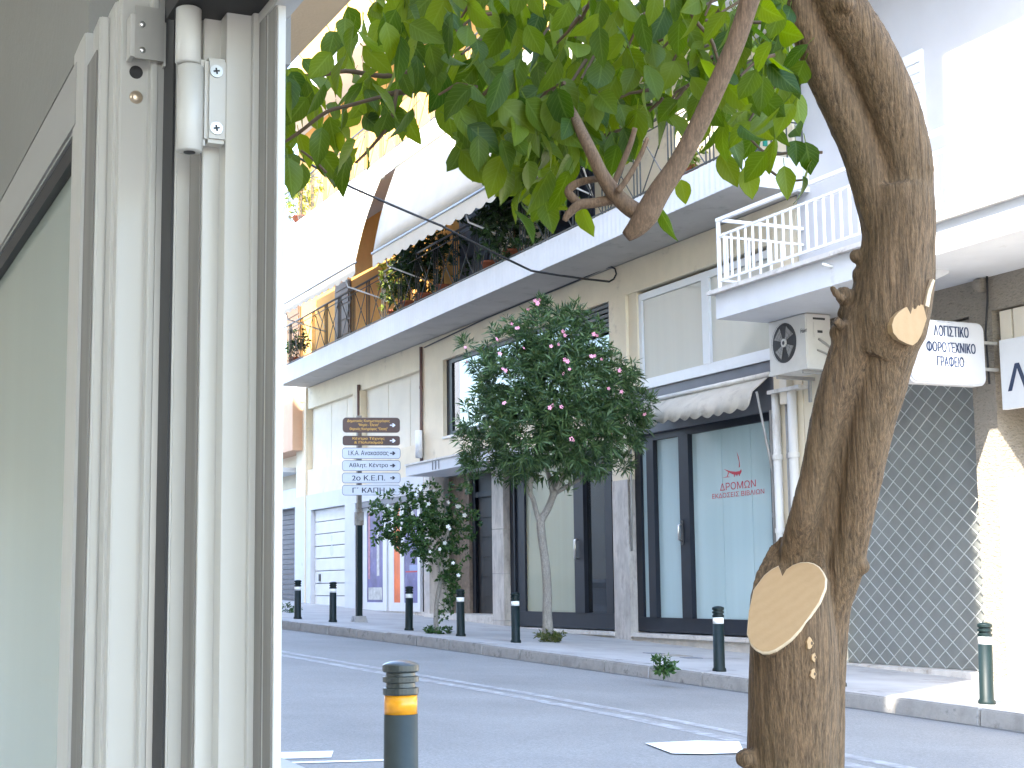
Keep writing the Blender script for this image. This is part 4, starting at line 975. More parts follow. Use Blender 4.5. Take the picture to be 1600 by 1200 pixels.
DENSE = [(650,-60),(1225,-60),(1240,60),(1250,170),(1170,235),(1100,215),(1060,200),(1010,190),(990,225),(955,262),(905,240),(870,275),(845,320),(790,285),(745,262),(720,222),(700,165),(655,125),(640,40)]
MID = [(540,-40),(660,-40),(650,120),(690,165),(640,205),(560,195),(545,250),(510,285),(470,285),(440,290),(440,140),(470,125),(520,60)]
HOLES = [(655,165,36),(690,205,24),(480,210,22),(520,150,17),(566,96,22),(570,60,12),(485,262,24),(620,235,30),(508,120,14),(560,215,14),(600,275,45),(980,215,10),(1015,265,26),(960,262,8),(1095,265,30),(1165,255,20)]
picks = []
def spot(px, py, d, s, down=.75, front=.5): picks.append((px, py, d, s, down, front))
tries = 0; R2 = random.Random(11)
def fill(poly, n, dmin, dmax, holes, smin, smax, mind):
    got = []; t = 0; x0 = min(a[0] for a in poly); x1 = max(a[0] for a in poly); y0 = min(a[1] for a in poly); y1 = max(a[1] for a in poly)
    while len(got) < n and t < 9000:
        t += 1; px, py = R2.uniform(x0,x1), R2.uniform(y0,y1)
        if not inside(px, py, poly): continue
        if px < 575 and px-450+py-110 < 25: continue
        if holes and any((px-a)**2+(py-b_-0)**2 < c*c for a, b_, c in HOLES): continue
        if any((px-a)**2+(py-b_)**2 < mind*mind for a, b_ in got): continue
        got.append((px,py)); spot(px, py, R2.uniform(dmin,dmax), R2.uniform(smin,smax))
fill(DENSE, 240, 2.66, 3.05, False, .058, .088, 23)
LOW = [(690,165),(960,140),(990,215),(955,268),(905,250),(870,300),(850,335),(820,345),(790,290),(745,268),(715,230)]
fill(LOW, 75, 2.68, 3.2, False, .062, .095, 19)
fill(MID, 46, 2.7, 3.3, True, .060, .090, 23)
fill(MID, 60, 3.0, 3.5, True, .055, .080, 22)
for px, py, d, s in [(915,350,2.8,.072),(1043,352,2.85,.072),(1068,300,2.95,.05),(840,300,2.7,.095),(822,352,2.75,.085),(858,340,2.8,.07),(878,300,2.7,.09),(745,262,2.8,.09),(718,248,2.9,.085),(625,195,2.9,.082),
      (530,270,2.8,.085),(545,255,2.9,.07),(470,285,2.9,.075),(448,265,2.8,.09),(455,160,2.8,.09),(492,155,2.9,.07),(575,250,2.95,.06),(600,160,2.9,.09),
      (1215,210,3.0,.07),(1245,205,3.0,.062),(1245,235,3.02,.06),(1205,245,2.95,.08),(1265,250,3.05,.075),(1228,285,3.0,.07),(1255,300,3.05,.072),(1262,265,3.05,.06),(1180,262,2.9,.075),(1170,285,2.95,.07),(1150,235,2.9,.08),(1140,265,2.95,.075),(1190,190,2.95,.085),(1175,150,2.9,.085),(1225,150,3.0,.09),(1205,110,2.95,.09),(1245,120,3.05,.08),(1215,60,3.0,.09),(1195,30,2.95,.085),(1195,90,2.9,.07)]:
    spot(px, py, d, s, .85, .5)
fill(DENSE, 260, 3.05, 3.7, False, .078, .108, 21)                # a second layer behind
off = []                                             # more of the crown just above the frame, one mass
for k in range(420): off.append((R2.uniform(380,1500), R2.uniform(-620,-70), R2.uniform(2.6,3.9), R2.uniform(.07,.1)))
def leaf_rot(px, py, down, front, r_):
    tip = Vector((r_.gauss(0,.55), r_.gauss(0,.55), -down-.15)).normalized()
    vd = -ray(px, min(py,1200)); n_ = (vd*front+Vector((r_.gauss(0,.55), r_.gauss(0,.55), .25+r_.gauss(0,.4)))).normalized()
    x_ = tip.cross(n_).normalized(); n_ = x_.cross(tip)
    return Matrix((x_, tip, n_)).transposed()
cb = world_loc(TR)
for k, (px, py, d, s, down, front) in enumerate(picks[:300]):
    Rm = leaf_rot(px, py, down, front, R2)
    lp('leaf', LM[k%12][0], TR, onD(px, py, d)-Rm@Vector((0,s*.5,0))-cb, Rm.to_quaternion(), s)
fb = MB(); fuv = []
for k, (px, py, d, s) in enumerate([(a,b_,c,e) for a,b_,c,e,_,_ in picks[300:]]+off):
    Rm = leaf_rot(px, py, .75, .5, R2); o_ = onD(px, py, d)-Rm@Vector((0,s*.5,0)); _, v, f, uv = LM[k%12]
    fb.add([o_+Rm@(Vector(a)*s) for a in v], f); fuv += uv
fo = tag(fb.build('foliage', M['leaf'], TR, True), kind='stuff')
ul = fo.data.uv_layers.new(name='UVMap')
for l in fo.data.loops: ul.data[l.index].uv = fuv[l.vertex_index]
# twigs inside the crown
tw = MB()
for k in range(70):
    px, py = R2.uniform(640,1220), R2.uniform(-60,250)
    if not inside(px, py, DENSE): continue
    d = R2.uniform(2.8,3.3); a = R2.uniform(-1.2,1.2)
    p0 = onD(px,py,d); p1 = onD(px+60*math.cos(a),py-50*abs(math.sin(a))-10,d+R2.uniform(-.1,.1)); p2 = (p0+p1)/2+Vector((0,0,R2.uniform(-.01,.02)))
    tw.tube([p0,p2,p1], [.0025,.003,.004], 5)
tag(tw.build('twigs', M['twig'], TR), kind='stuff')

# ================================================================== OLEANDER TREE
def shoots(centres, n, m, Ls, wdt, parent, per=12, R=random.Random(3), spread=1.0, name='foliage', droop=0.0, inner=.35):
    b = MB()
    tot = sum(c[1]**3 for c in centres)
    for c, r_ in centres:
        for _ in range(max(1, int(n*r_**3/tot))):
            d = Vector((R.gauss(0,1),R.gauss(0,1),R.gauss(0,1))).normalized(); rr = r_*(inner+(1-inner)*R.random()**.5)
            p0 = c+d*rr; ax = (d+Vector((0,0,.5))).normalized()
            for k in range(per):
                a = k*2.4+R.random(); e = ax.orthogonal().normalized(); g_ = ax.cross(e)
                out = (e*math.cos(a)+g_*math.sin(a)); t = (out*spread*R.uniform(.5,1.1)+ax*R.uniform(.2,1.0)).normalized()
                L_ = Ls*R.uniform(.65,1.15); w_ = wdt*R.uniform(.8,1.2); sd = t.cross(Vector((R.gauss(0,1),R.gauss(0,1),R.gauss(0,1)))).normalized()*w_
                q0 = p0+ax*R.uniform(-.04,.05); q1 = q0+t*L_*.5; q2 = q0+t*L_+Vector((0,0,-droop*L_))
                nn = t.cross(sd).normalized()*w_*.35
                b.add([q0, q1-sd+nn, q1, q1+sd+nn, q2], [(0,2,1),(0,3,2),(1,2,4),(2,3,4)])
    return tag(b.build(name, m, parent), kind='stuff')
def flower_mesh(name, m, r_, n=5):
    b = MB()
    for k in range(n):
        a = 2*math.pi*k/n; c, s = math.cos(a), math.sin(a)
        def P_(u, v, w): return (u*c-v*s, u*s+v*c, w)
        b.add([P_(0,0,0),P_(r_*.6,-r_*.38,r_*.22),P_(r_,-r_*.1,r_*.15),P_(r_*.95,r_*.25,r_*.18),P_(r_*.5,r_*.38,r_*.25)], [(0,1,2,3,4)])
    return b.mesh(name, m)
ob = onG(856, 1002); OD = depth(ob); ppo = OD/FPX
OL = thing('oleander_tree', 'small round oleander tree with pink flowers and forked grey trunk on pavement', 'tree', ob)
def od(px, py, dd=0): return onD(px, py, OD+dd)
def limb2(path, d, m, parent, n=10, nm='trunk'): return loft(path, d, n).build(nm, M[m], parent, True)
limb2([(857,1006,10),(856,985,9),(855,960,7.5),(855,920,7.2),(852,880,6.8),(848,850,6.6),(845,825,6.8),(846,812,6.5),(856,795,5.5),(864,775,5.5),(873,752,5)], OD, 'bark_pale', OL)
limb2([(845,822,5),(838,800,4.2),(833,780,4),(828,768,4.5),(830,745,4)], OD, 'bark_pale', OL, 8, 'branch')
limb2([(864,775,4.5),(858,745,4),(850,720,3)], OD, 'bark_pale', OL, 8, 'branch')
limb2([(869,765,4.5),(884,735,4),(890,700,3)], OD-.1, 'bark_pale', OL, 8, 'branch')
limb2([(868,770,4),(895,755,3),(925,738,2.5),(950,715,2)], OD, 'bark_pale', OL, 8, 'branch')
limb2([(876,752,4),(900,728,3),(915,700,2)], OD+.2, 'bark_pale', OL, 8, 'branch')
cl = []
for px, py, r_, dd in ((860,540,70,0),(800,545,52,.2),(905,545,62,-.1),(855,505,40,.1),(800,600,70,-.2),(880,610,85,-.4),(940,600,66,0),(770,655,58,.1),(830,670,80,-.5),(905,680,78,-.4),(960,655,58,.1),(985,640,40,-.1),(760,565,30,0),(748,700,38,0),(800,720,48,.1),(865,715,48,.2),(930,705,42,.1),(745,720,28,-.2),(965,610,45,.4),(975,680,42,0),(770,740,24,0),(1000,630,26,0),(740,655,30,-.1),(735,690,26,0)):
    cl.append((od(px,py,dd), r_*ppo*.86))
shoots(cl, 1650, M['oleander'], .165, .0125, OL, 13, random.Random(5), 1.0, droop=.12)
sp = [(od(728,538,.1),.08),(od(735,720,-.1),.10),(od(738,752,0),.08),(od(1012,622,0),.08),(od(1008,650,0),.07),(od(843,477,0),.10),(od(898,487,0),.10),(od(885,772,-.1),.035),(od(975,725,.05),.10),(od(925,528,0),.09),(od(758,600,.0),.1)]
shoots(sp, 110, M['oleander'], .14, .010, OL, 11, random.Random(6), .9, name='shoots')
pf = flower_mesh('flower', M['pink'], .028); R4 = random.Random(4)
for px, py in ((836,470),(843,468),(840,474),(825,483),(800,506),(810,512),(807,513),(880,518),(883,524),(928,522),(933,524),(861,541),(873,538),(882,562),(887,565),(885,560),(924,557),(929,556),(940,561),(880,584),(890,577),(968,579),(951,607),(971,612),(790,579),(786,577),(859,637),(864,633),(877,636),(893,686),(896,687),(1007,647),(727,543),(730,565),(818,544),(776,530),(781,553),(788,630)):
    vd = -ray(px,py)
    q = (vd+Vector((R4.gauss(0,.4),R4.gauss(0,.4),R4.gauss(0,.4)))).normalized().to_track_quat('Z','Y')
    lp('flower', pf, OL, od(px,py,-1.02+R4.uniform(-.06,.1)) - ob if 760 < px < 960 else od(px,py,-.45)-ob, q, R4.uniform(.8,1.2))

# ================================================================== WHITE-FLOWERED SHRUB
hb = onG(684, 988); HD = depth(hb); pph = HD/FPX
HB = thing('flowering_shrub', 'small leaning shrub with white flowers beside the signpost', 'shrub', hb)
def hd(px, py, dd=0): return onD(px, py, HD+dd)
limb2([(683,990,5),(681,970,4),(682,945,3.8),(686,920,3.6),(690,895,4),(684,872,4)], HD, 'bark_pale', HB, 8)
limb2([(690,900,4),(700,930,2),(706,955,1.5)], HD, 'bark_pale', HB, 6, 'branch')
limb2([(686,880,4),(668,855,3),(640,835,2)], HD, 'bark_pale', HB, 6, 'branch')
limb2([(686,880,4),(696,850,3),(702,820,2)], HD, 'bark_pale', HB, 6, 'branch')
hc = [(hd(px,py,dd), r_*pph*.9) for px, py, r_, dd in ((620,810,32,0),(655,800,34,.1),(690,795,34,0),(715,810,24,.1),(600,800,20,0),(640,835,38,-.1),(675,845,36,0),(700,840,28,.1),(612,840,18,0),(680,870,22,0),(690,890,15,0),(715,850,16,0),(695,770,14,0),(650,780,18,0),(598,830,14,0))]
shoots(hc, 360, M['hib'], .085, .019, HB, 10, random.Random(8), 1.1, droop=.1)
hx_ = [(hd(px,py,dd),r_*pph) for px, py, r_, dd in ((590,785,9,0),(736,800,10,0),(588,838,9,0),(732,835,10,.1),(638,768,10,0),(672,757,9,0),(726,768,9,.1),(606,772,8,0),(655,872,10,0),(722,868,9,0),(744,815,7,0))]
shoots(hx_, 75, M['hib'], .08, .018, HB, 8, random.Random(10), 1.1, name='outer_shoots')
ht = [(hd(px,py),r_*pph) for px, py, r_ in ((704,900,14),(708,925,12),(700,945,9),(712,885,10),(690,962,8),(696,975,5))]
shoots(ht, 95, M['hib'], .07, .019, HB, 7, random.Random(9), 1.1, name='trailing_shoots')
wf = flower_mesh('flower', M['wpetal'], .032)
for px, py in ((606,790),(640,785),(657,764),(678,766),(645,802),(670,787),(701,785),(718,791),(715,791),(726,805),(700,823),(703,827),(695,848),(687,858),(672,862),(650,773),(626,802),(708,880),(716,899)):
    q = (-ray(px,py)+Vector((R4.gauss(0,.4),R4.gauss(0,.4),R4.gauss(0,.4)))).normalized().to_track_quat('Z','Y')
    lp('flower', wf, HB, hd(px,py,-.36)-hb, q, R4.uniform(.75,1.15))

# ================================================================== BOLLARDS
def bollard(label, body, cap, band, group, H=.65, R=.058):
    t = thing('bollard', label, 'bollard', (0,0,0), group)
    MB().lathe([(R*1.22,-.02),(R*1.22,.025),(R*1.02,.04),(R*.98,H*.735)], 24).build('post', body, t, True)
    MB().lathe([(R*.955,H*.736),(R*.955,H*.832)], 24).build('reflective_band', band, t, True)
    pr = [(R*1.0,.833),(R*1.04,.838),(R*1.04,.868),(R*.86,.872),(R*.84,.893),(R*1.05,.899),(R*1.05,.925),(R*.86,.929),(R*.84,.944),(R*1.04,.950),(R*1.06,.955),(R*1.06,.982),(R*.98,.990),(R*.6,1.003),(R*.02,1.009)]
    o = MB().lathe([(a, b_*H) for a, b_ in pr], 28).build('ringed_head', cap, t)
    for p_ in o.data.polygons: p_.use_smooth = p_.normal.z > .5 and p_.center.z > .985*H
    return t
far = [((465,967),'dark bollard at the far left end of the opposite pavement'),((520,972),'dark bollard in front of the white garage door'),((639,985),'dark bollard in front of the poster shop beside the shrub'),
       ((720,994),'dark bollard in front of the dark entrance door'),((806,1004),'dark bollard left of the oleander trunk'),((1124,1049),'dark green bollard in front of the teal bookshop glass'),((1311,1072),'dark bollard mostly hidden behind the tree trunk'),((1542,1100),'dark green bollard right of the wire-mesh shutter')]
GRP = 'green bollards along the opposite kerb'
b0 = bollard(far[0][1], M['bgreen'], M['bgreen'], M['band_w'], GRP)
tilts = [0,.01,-.012,.004,-.008,.006,0,-.02]
for k, ((px, py), lab) in enumerate(far):
    b_ = b0 if k == 0 else copy_tree(b0)
    g_ = onG(px, py); b_.location = g_; b_['label'] = lab; b_.rotation_euler = (tilts[k]*.5, tilts[k], k*1.3)
nb = bollard('grey bollard with orange reflective band standing close on the near pavement', M['bgrey'], M['bcap'], M['band_o'], None)
tpn = onD(626, 1031, 5.15); nb.location = (tpn.x, tpn.y, tpn.z-.656)

# ================================================================== DIRECTION SIGNPOST
sb = onG(561, 972); SD = depth(sb); pps = SD/FPX
SP = thing('direction_signpost', 'rusty post with two brown and four white direction boards, arrows to the right', 'sign', sb)
a18 = math.radians(16); sxv = Vector((math.cos(a18), -math.sin(a18), 0)); syv = Vector((0,0,1)); snv = sxv.cross(syv)
ztop_ = onD(561, 645, SD).z
def sbox(c, hw, hh, t, name, m, parent, rad=None, seg=5, back=0):
    rad = rad or hh*.5; pts = []
    for cxx, czz, a0 in ((hw-rad,hh-rad,0),(-hw+rad,hh-rad,90),(-hw+rad,-hh+rad,180),(hw-rad,-hh+rad,270)):
        for k in range(seg+1):
            a = math.radians(a0+90*k/seg); pts.append(c+sxv*(cxx+rad*math.cos(a))+syv*(czz+rad*math.sin(a))-snv*back)
    return MB().extr(pts, snv*-t).build(name, m, parent)
e = .045
pp = Vector((sb.x, sb.y, 0))
MB().box(sb.x-e, sb.x+e, sb.y-e, sb.y+e, sb.z-.05, ZX(561,800,sb.x) if False else sb.z+1.72).build('post', M['bgreen'], SP)
MB().box(sb.x-e*.8, sb.x+e*.8, sb.y-e*.8, sb.y+e*.8, sb.z+1.721, ztop_).build('post_top', M['rust'], SP)
MB().box(sb.x-.062, sb.x+.062, sb.y-.062, sb.y+.062, sb.z+1.60, sb.z+1.82).build('clamp', M['rust'], SP)
MB().hexa([(sb.x-.12,sb.y-.12,sb.z-.03),(sb.x+.12,sb.y-.12,sb.z-.03),(sb.x+.12,sb.y+.12,sb.z-.03),(sb.x-.12,sb.y+.12,sb.z-.03)],
          [(sb.x-.09,sb.y-.09,sb.z+.1),(sb.x+.09,sb.y-.09,sb.z+.1),(sb.x+.09,sb.y+.09,sb.z+.1),(sb.x-.09,sb.y+.09,sb.z+.1)]).build('base_block', M['kerb'], SP)
boards = [(652.5,676,'b',['Δημοτικός Κινηματογράφος','"Μαρία - Έλενα"','Θερινός Κιν/γράφος "Όαση"'],'brown cinema board, topmost on the post'),
          (681,696,'b',['Κέντρο Τέχνης','& Πολιτισμού'],'brown arts centre board, second from the top'),
          (700.5,716,'w',['Ι.Κ.Α. Ανακασσας'],None),(720,735,'w',['Αθλητ. Κέντρο'],None),(739.5,754,'w',['2ο Κ.Ε.Π.'],None),(758.5,773,'w',["Γ΄ ΚΑΠΗ"],None)]
for y0, y1, t, lines, lab in boards:
    c = onD(580.3, (y0+y1)/2, SD-.09); hw = 44.5*pps; hh = (y1-y0)/2*pps
    bd = sbox(c, hw, hh, .012, 'sign_board', M['sign_b'] if t == 'b' else M['sign_w'], SP, min(hh*.5,.06))
    if lab: bd['label'] = lab
    if t == 'w':
        sbox(c, hw+.010, hh+.010, .010, 'board_rim', mat('board_rim_grey',(.22,.23,.27),.5) if 'board_rim_grey' not in bpy.data.materials else bpy.data.materials['board_rim_grey'], bd, min(hh*.5,.06)+.01, 5, .003)
    ink = M['yel'] if t == 'b' else M['ink']
    n = len(lines); ws = {24:.70,15:.36,25:.64,13:.53,12:.47,16:.66,9:.58,7:.52}
    for k, tx in enumerate(lines):
        lh = (hh*2*.80)/n; zc = hh*.80-lh*(k+.5); wd_ = {0:.745,1:.36,2:.66}[k]*hw*2 if n == 3 else ({0:.56,1:.50}[k]*hw*2 if n == 2 else {'Ι':.70,'Α':.68,'2':.58,'Γ':.56}[tx[0]]*hw*2)
        tm = text_mesh('lettering', tx, wd_, lh*(.84 if n > 1 else .70), ink, .016, .003)
        place('lettering', tm, bd, c-sxv*(.10*hw)+syv*zc+snv*.0003, sxv, syv)
    ac = c+sxv*(hw*.75); s_ = hh*(.52 if n == 1 else (.34 if n == 3 else .55))
    arr = [(-1.15,-.2),(.05,-.2),(-.4,-.62),(.25,-.75),(1.05,0),(.25,.75),(-.4,.62),(.05,.2),(-1.15,.2)]
    MB().extr([ac+sxv*(a*s_)+syv*(b_*s_)+snv*.0003 for a, b_ in arr], snv*.003).build('arrow', M['white_ink'] if t == 'b' else M['ink'], bd)

# ================================================================== AIR CONDITIONER, PIPES, CABLES
acx0, acx1 = 10.45, 10.80; acy0, acy1 = 14.33, 15.08; acz0, acz1 = 2.40, 3.046
AC = thing('air_conditioner', 'white outdoor air conditioner unit with dark fan under the white balcony', 'air conditioner', (10.6, 14.65, 2.36))
MB().box(acx0, acx1, acy0, acy1, acz0+.03, acz1).build('casing', M['acwhite'], AC, bevel=.012)
MB().box(acx0-.006, acx1+.004, acy0-.006, acy1+.006, acz0, acz0+.045).build('base_tray', M['acwhite'], AC)
fy, fz, fr_ = YX(1226,538,acx0), ZX(1226,536,acx0), .235
MB().tube([(acx0-.004,fy,fz),(acx0+.0005,fy,fz)], fr_, 32).build('fan_opening', M['acdark'], AC)
for k in range(4):
    a = k*math.pi/2+.4
    MB().hexa([(acx0-.008,fy+.05*math.cos(a),fz+.05*math.sin(a)),(acx0-.006,fy+.05*math.cos(a+.6),fz+.05*math.sin(a+.6)),(acx0-.006,fy+.20*math.cos(a+.75),fz+.20*math.sin(a+.75)),(acx0-.012,fy+.20*math.cos(a-.1),fz+.20*math.sin(a-.1))],
              [(acx0-.010,fy+.05*math.cos(a),fz+.05*math.sin(a)),(acx0-.008,fy+.05*math.cos(a+.6),fz+.05*math.sin(a+.6)),(acx0-.008,fy+.20*math.cos(a+.75),fz+.20*math.sin(a+.75)),(acx0-.014,fy+.20*math.cos(a-.1),fz+.20*math.sin(a-.1))]).build('fan_blade', M['pipegrey'], AC)
MB().tube([(acx0-.018,fy,fz),(acx0-.004,fy,fz)], .05, 16).build('fan_hub', M['acwhite'], AC)
MB().tube([(acx0-.019,fy,fz),(acx0-.0181,fy,fz)], .025, 12).build('hub_cap', M['acdark'], AC)
gr = MB()
for rr in (.09,.14,.19,.235): gr.tube([(acx0-.02,fy+rr*math.cos(2*math.pi*k/24),fz+rr*math.sin(2*math.pi*k/24)) for k in range(25)], .0012, 4, False)
for k in range(12):
    a = 2*math.pi*k/12; gr.tube([(acx0-.02,fy+.05*math.cos(a),fz+.05*math.sin(a)),(acx0-.02,fy+.235*math.cos(a),fz+.235*math.sin(a))], .0011, 4)
tag(gr.build('fan_grille', M['acdark'], AC), kind='stuff')
# maker's lettering on the casing
tm = text_mesh('maker_lettering', 'Haier', .13, .055, M['acdark'], .01, .002); place('maker_lettering', tm, AC, (acx0-.0005, YX(1256,517,acx0), ZX(1256,516,acx0)), *FACE_X)
MB().box(acx0+.10, acx0+.26, acy0-.012, acy0-.0, acz0+.36, acz0+.55).build('service_cover', M['acwhite'], AC, bevel=.006)
MB().box(acx0+.15, acx0+.22, acy0-.014, acy0-.0121, acz0+.42, acz0+.45).box(acx0+.1, acx0+.27, acy0-.002, acy0+.001, acz0+.575, acz0+.60).build('vent_slot', M['acdark'], AC)
MB().tube([(acx0+.16,acy0-.01,acz0+.35),(acx0+.24,acy0-.03,acz0+.30),(acx0+.33,acy0-.03,acz0+.24),(acx0+.36,acy0-.01,acz0+.1)], .014, 7).tube([(acx0+.14,acy0-.01,acz0+.22),(acx0+.25,acy0-.03,acz0+.18),(acx0+.34,acy0-.03,acz0+.10)], .012, 7).build('refrigerant_pipe', M['pipegrey'], AC, True)
for y in (acy0+.12, acy1-.12): MB().box(acx0+.02, FX, y-.018, y+.018, acz0-.04, acz0-.001).box(acx1+.12, acx1+.15, y-.018, y+.018, acz0-.3, acz0-.041).build('bracket', M['pipegrey'], AC)
def pipe(label, px, r_, m, z0, z1, xo=.0, name='downpipe'):
    y = YX(px, 700); x = FX-r_-.005-xo
    t = thing(name, label, 'pipe', (x, y, z0))
    MB().tube([(x,y,z0),(x,y,z1)], r_, 12).build('pipe', m, t, True)
    for z in (z0+.6, z0+1.5, z0+2.4):
        if z < z1-.1: MB().lathe([(r_*1.18,-.03),(r_*1.18,.03)], 12, (x,y,z)).build('collar', m, t)
    return t
pipe('white drainpipe next to the bookshop glass, under the air conditioner', 1221, .055, M['pipe'], -.9, 2.33)
pipe('white drainpipe nearest the tree trunk, under the air conditioner', 1247, .06, M['pipe'], -.9, 2.3)
pipe('thin grey pipe between the two white drainpipes', 1235, .025, M['pipegrey'], -.9, 2.2)
pipe('dark conduit along the edge of the bookshop front', 1209, .022, M['pipegrey'], .2, 2.1)
pipe('brown drainpipe between the two groups of blind panels', 563, .035, mat('brown_pipe',(.16,.10,.08),.6), 2.9, 4.3)
pipe('thin brown drainpipe at the left of the mezzanine window', 661, .03, mat('brown_pipe2',(.15,.09,.08),.6), 2.3, 4.6)
pipe('short white pipe section above the entrance canopy', 664, .07, M['alu'], 2.42, 2.95, .05)
mbx = thing('meter_box', 'cream utility box above the white drainpipes', 'utility box', (10.9, 15.5, 1.5))
MB().box(10.90, 10.998, YX(1241,640), YX(1229,640), ZX(1235,632), ZX(1235,592)).build('box_body', M['cream_panel'], mbx, bevel=.008)
MB().box(10.86, 10.999, YX(1262,590), YX(1212,590), 2.28, 2.325).build('cover', M['pipe'], mbx)
def cable(label, pts, r_=.014, name='cable', m='rubber', sag=.25):
    P = [Vector(p_) for p_ in pts]; out = []
    for a, b_ in zip(P, P[1:]):
        n = max(3, int((b_-a).length/.8))
        for k in range(n): t = k/n; out.append(a.lerp(b_, t)-Vector((0,0,sag*4*t*(1-t)*(b_-a).length/10)))
    out.append(P[-1]); return tag(MB().tube(out, r_, 6).build(name, M[m], None, True), label, 'cable')
ce = onX(952,440,10.9)
cable('black overhead cable crossing from the wall under the balcony to the upper left', [ce, onX(830,423,9.0), onX(690,353,7.3), onX(550,293,6.2), onX(430,225,5.4)], .016, sag=.05)
cable('black cable looped on the wall where the overhead cable is fixed', [ce, onX(959,436,10.95), onX(963,428,10.95), onX(961,420,10.95), onX(955,417,10.95), onX(945,419,10.95), onX(925,428,10.95), onX(880,448,10.95), onX(845,462,10.96), onX(760,497,10.96), onX(663,543,10.96)], .013, sag=0)
cable('dark cables running along the stucco beam under the right balcony', [onX(1455,432,10.93), onX(1500,425,10.93), onX(1540,424,10.93), onX(1600,402,10.93)], .02, sag=.1)
cable('dark cable hanging on the grey stucco pier', [onX(1542,430,10.95), onX(1543,470,10.95), onX(1540,520,10.95), onX(1546,600,10.95)], .012, sag=0)

# ================================================================== LIGHT BOX SIGN, FLOODLIGHT, SHOP BOARD
ly = 11.80
def ly_pt(px, py): return onY(px, py, ly)
pa, pb = ly_pt(1421,560), ly_pt(1541,560); zA, zB_ = ly_pt(1480,600).z, ly_pt(1480,501).z
LS = thing('light_box_sign', 'white rounded light box sign with blue lettering projecting over the pavement', 'sign', ((pa.x+pb.x)/2, ly, zA))
cxs = (pa.x+pb.x)/2; hw = (pb.x-pa.x)/2; hh = (zB_-zA)/2; czs = (zA+zB_)/2
pts = []
rad = .085
for cxx, czz, a0 in ((hw-rad,hh-rad,0),(-hw+rad,hh-rad,90),(-hw+rad,-hh+rad,180),(hw-rad,-hh+rad,270)):
    for k in range(7):
        a = math.radians(a0+90*k/6); pts.append((cxs+cxx+rad*math.cos(a), ly, czs+czz+rad*math.sin(a)))
MB().extr(pts, (0,.16,0)).build('light_box', M['sign_w'] if False else M['whitewall'], LS, bevel=.02)
for k, (tx, w_, py) in enumerate((('ΛΟΓΙΣΤΙΚΟ',70,518),('ΦΟΡΟΤΕΧΝΙΚΟ',98,543),('ΓΡΑΦΕΙΟ',54,565))):
    c = ly_pt(1486-(1 if k == 2 else 0), py); c.y = ly-.0005
    tm = text_mesh('lettering', tx, w_*depth(c)/FPX, 17*depth(c)/FPX, M['blue_ink'], .045, .003); place('lettering', tm, LS, c, *FACE_Y)
MB().box(pb.x-.01, 11.0, ly+.06, ly+.10, czs+.12, czs+.15).box(pb.x-.01, 11.0, ly+.06, ly+.10, czs-.15, czs-.12).build('bracket', M['pipegrey'], LS)
FLd = thing('floodlight', 'small white and black floodlight fixed under the right balcony', 'lamp', onX(1466,418,10.3))
fc = onX(1466,420,10.3); 
MB().hexa([fc+Vector((-.10,-.08,-.13)),fc+Vector((.08,-.08,-.05)),fc+Vector((.08,.10,-.05)),fc+Vector((-.10,.10,-.13))],[fc+Vector((-.14,-.08,-.03)),fc+Vector((.05,-.08,.07)),fc+Vector((.05,.10,.07)),fc+Vector((-.14,.10,-.03))]).build('housing', M['slabwhite'], FLd, bevel=.01)
MB().tube([fc+Vector((.02,0,.05)), fc+Vector((.06,0,.12)), (fc.x+.06,fc.y,zlb-.002)], .02, 8).build('arm', M['rubber'], FLd)
MB().box(fc.x-.02, fc.x+.10, fc.y-.09, fc.y+.11, fc.z+.075, fc.z+.115).build('mount', M['rubber'], FLd)
SBd = thing('shop_sign_board', 'white shop sign board with large blue letters at the right edge', 'sign', (10.9, 11, 1.6))
xs_ = 10.88; zb1, zb0_ = ZX(1568,531,xs_), ZX(1568,640,xs_)
MB().box(xs_, xs_+.07, 4.6, YX(1563,570,xs_), zb0_, zb1).build('board', M['slabwhite'], SBd)
zl1, zl0 = ZX(1585,566,xs_), ZX(1585,612,xs_); yl = YX(1574,590,xs_)
tm = text_mesh('lettering', 'ΛΟΓΙΣΤΙΚΟ ΓΡΑΦΕΙΟ', 4.2, zl1-zl0, M['blue_ink'], .02, .004); place('lettering', tm, SBd, (xs_-.0005, yl-2.1, (zl0+zl1)/2), *FACE_X)
jb = thing('junction_box', 'small grey junction box on the stucco pier under the right balcony', 'junction box', onX(1537,448,10.95))
MB().box(10.90, 10.99, YX(1544,450), YX(1531,450), ZX(1537,458), ZX(1537,437)).build('box_body', M['stucco'], jb, bevel=.01)

# ================================================================== AWNINGS
AW = thing('shop_awning', 'short cream fabric awning with scalloped edge over the bookshop', 'awning', (10.7, 17.5, 2.3))
zt_a = 2.46
ya0, ya1 = 15.86, 18.9
xo_ = 10.72; zo_ = ZX(1198,592,10.95)
b = MB(); n = 64; rows = []
for k in range(n+1):
    t = k/n; y = ya0+(ya1-ya0)*t
    sagw = math.sin(t*26)*.012; sc_ = abs(math.sin(t*math.pi*11))
    rows.append([(10.97,y,2.53),(10.86+sagw,y,2.44),(10.72+sagw*1.5,y,2.33+math.sin(t*9)*.012),(10.66+sagw,y,2.16-.05*sc_-(.02*math.sin(t*7)))])
for k in range(n+1):
    for p_ in rows[k]: b.v.append(p_)
for k in range(n):
    for j in range(3): b.f.append((k*4+j, (k+1)*4+j, (k+1)*4+j+1, k*4+j+1))
cv = b.build('canvas', M['canvas2'], AW, True); so_ = cv.modifiers.new('t','SOLIDIFY'); so_.thickness = .008
MB().tube([(10.96,ya0-.03,2.55),(10.96,ya1+.03,2.55)], .035, 10).build('roller', M['pipe'], AW, True)
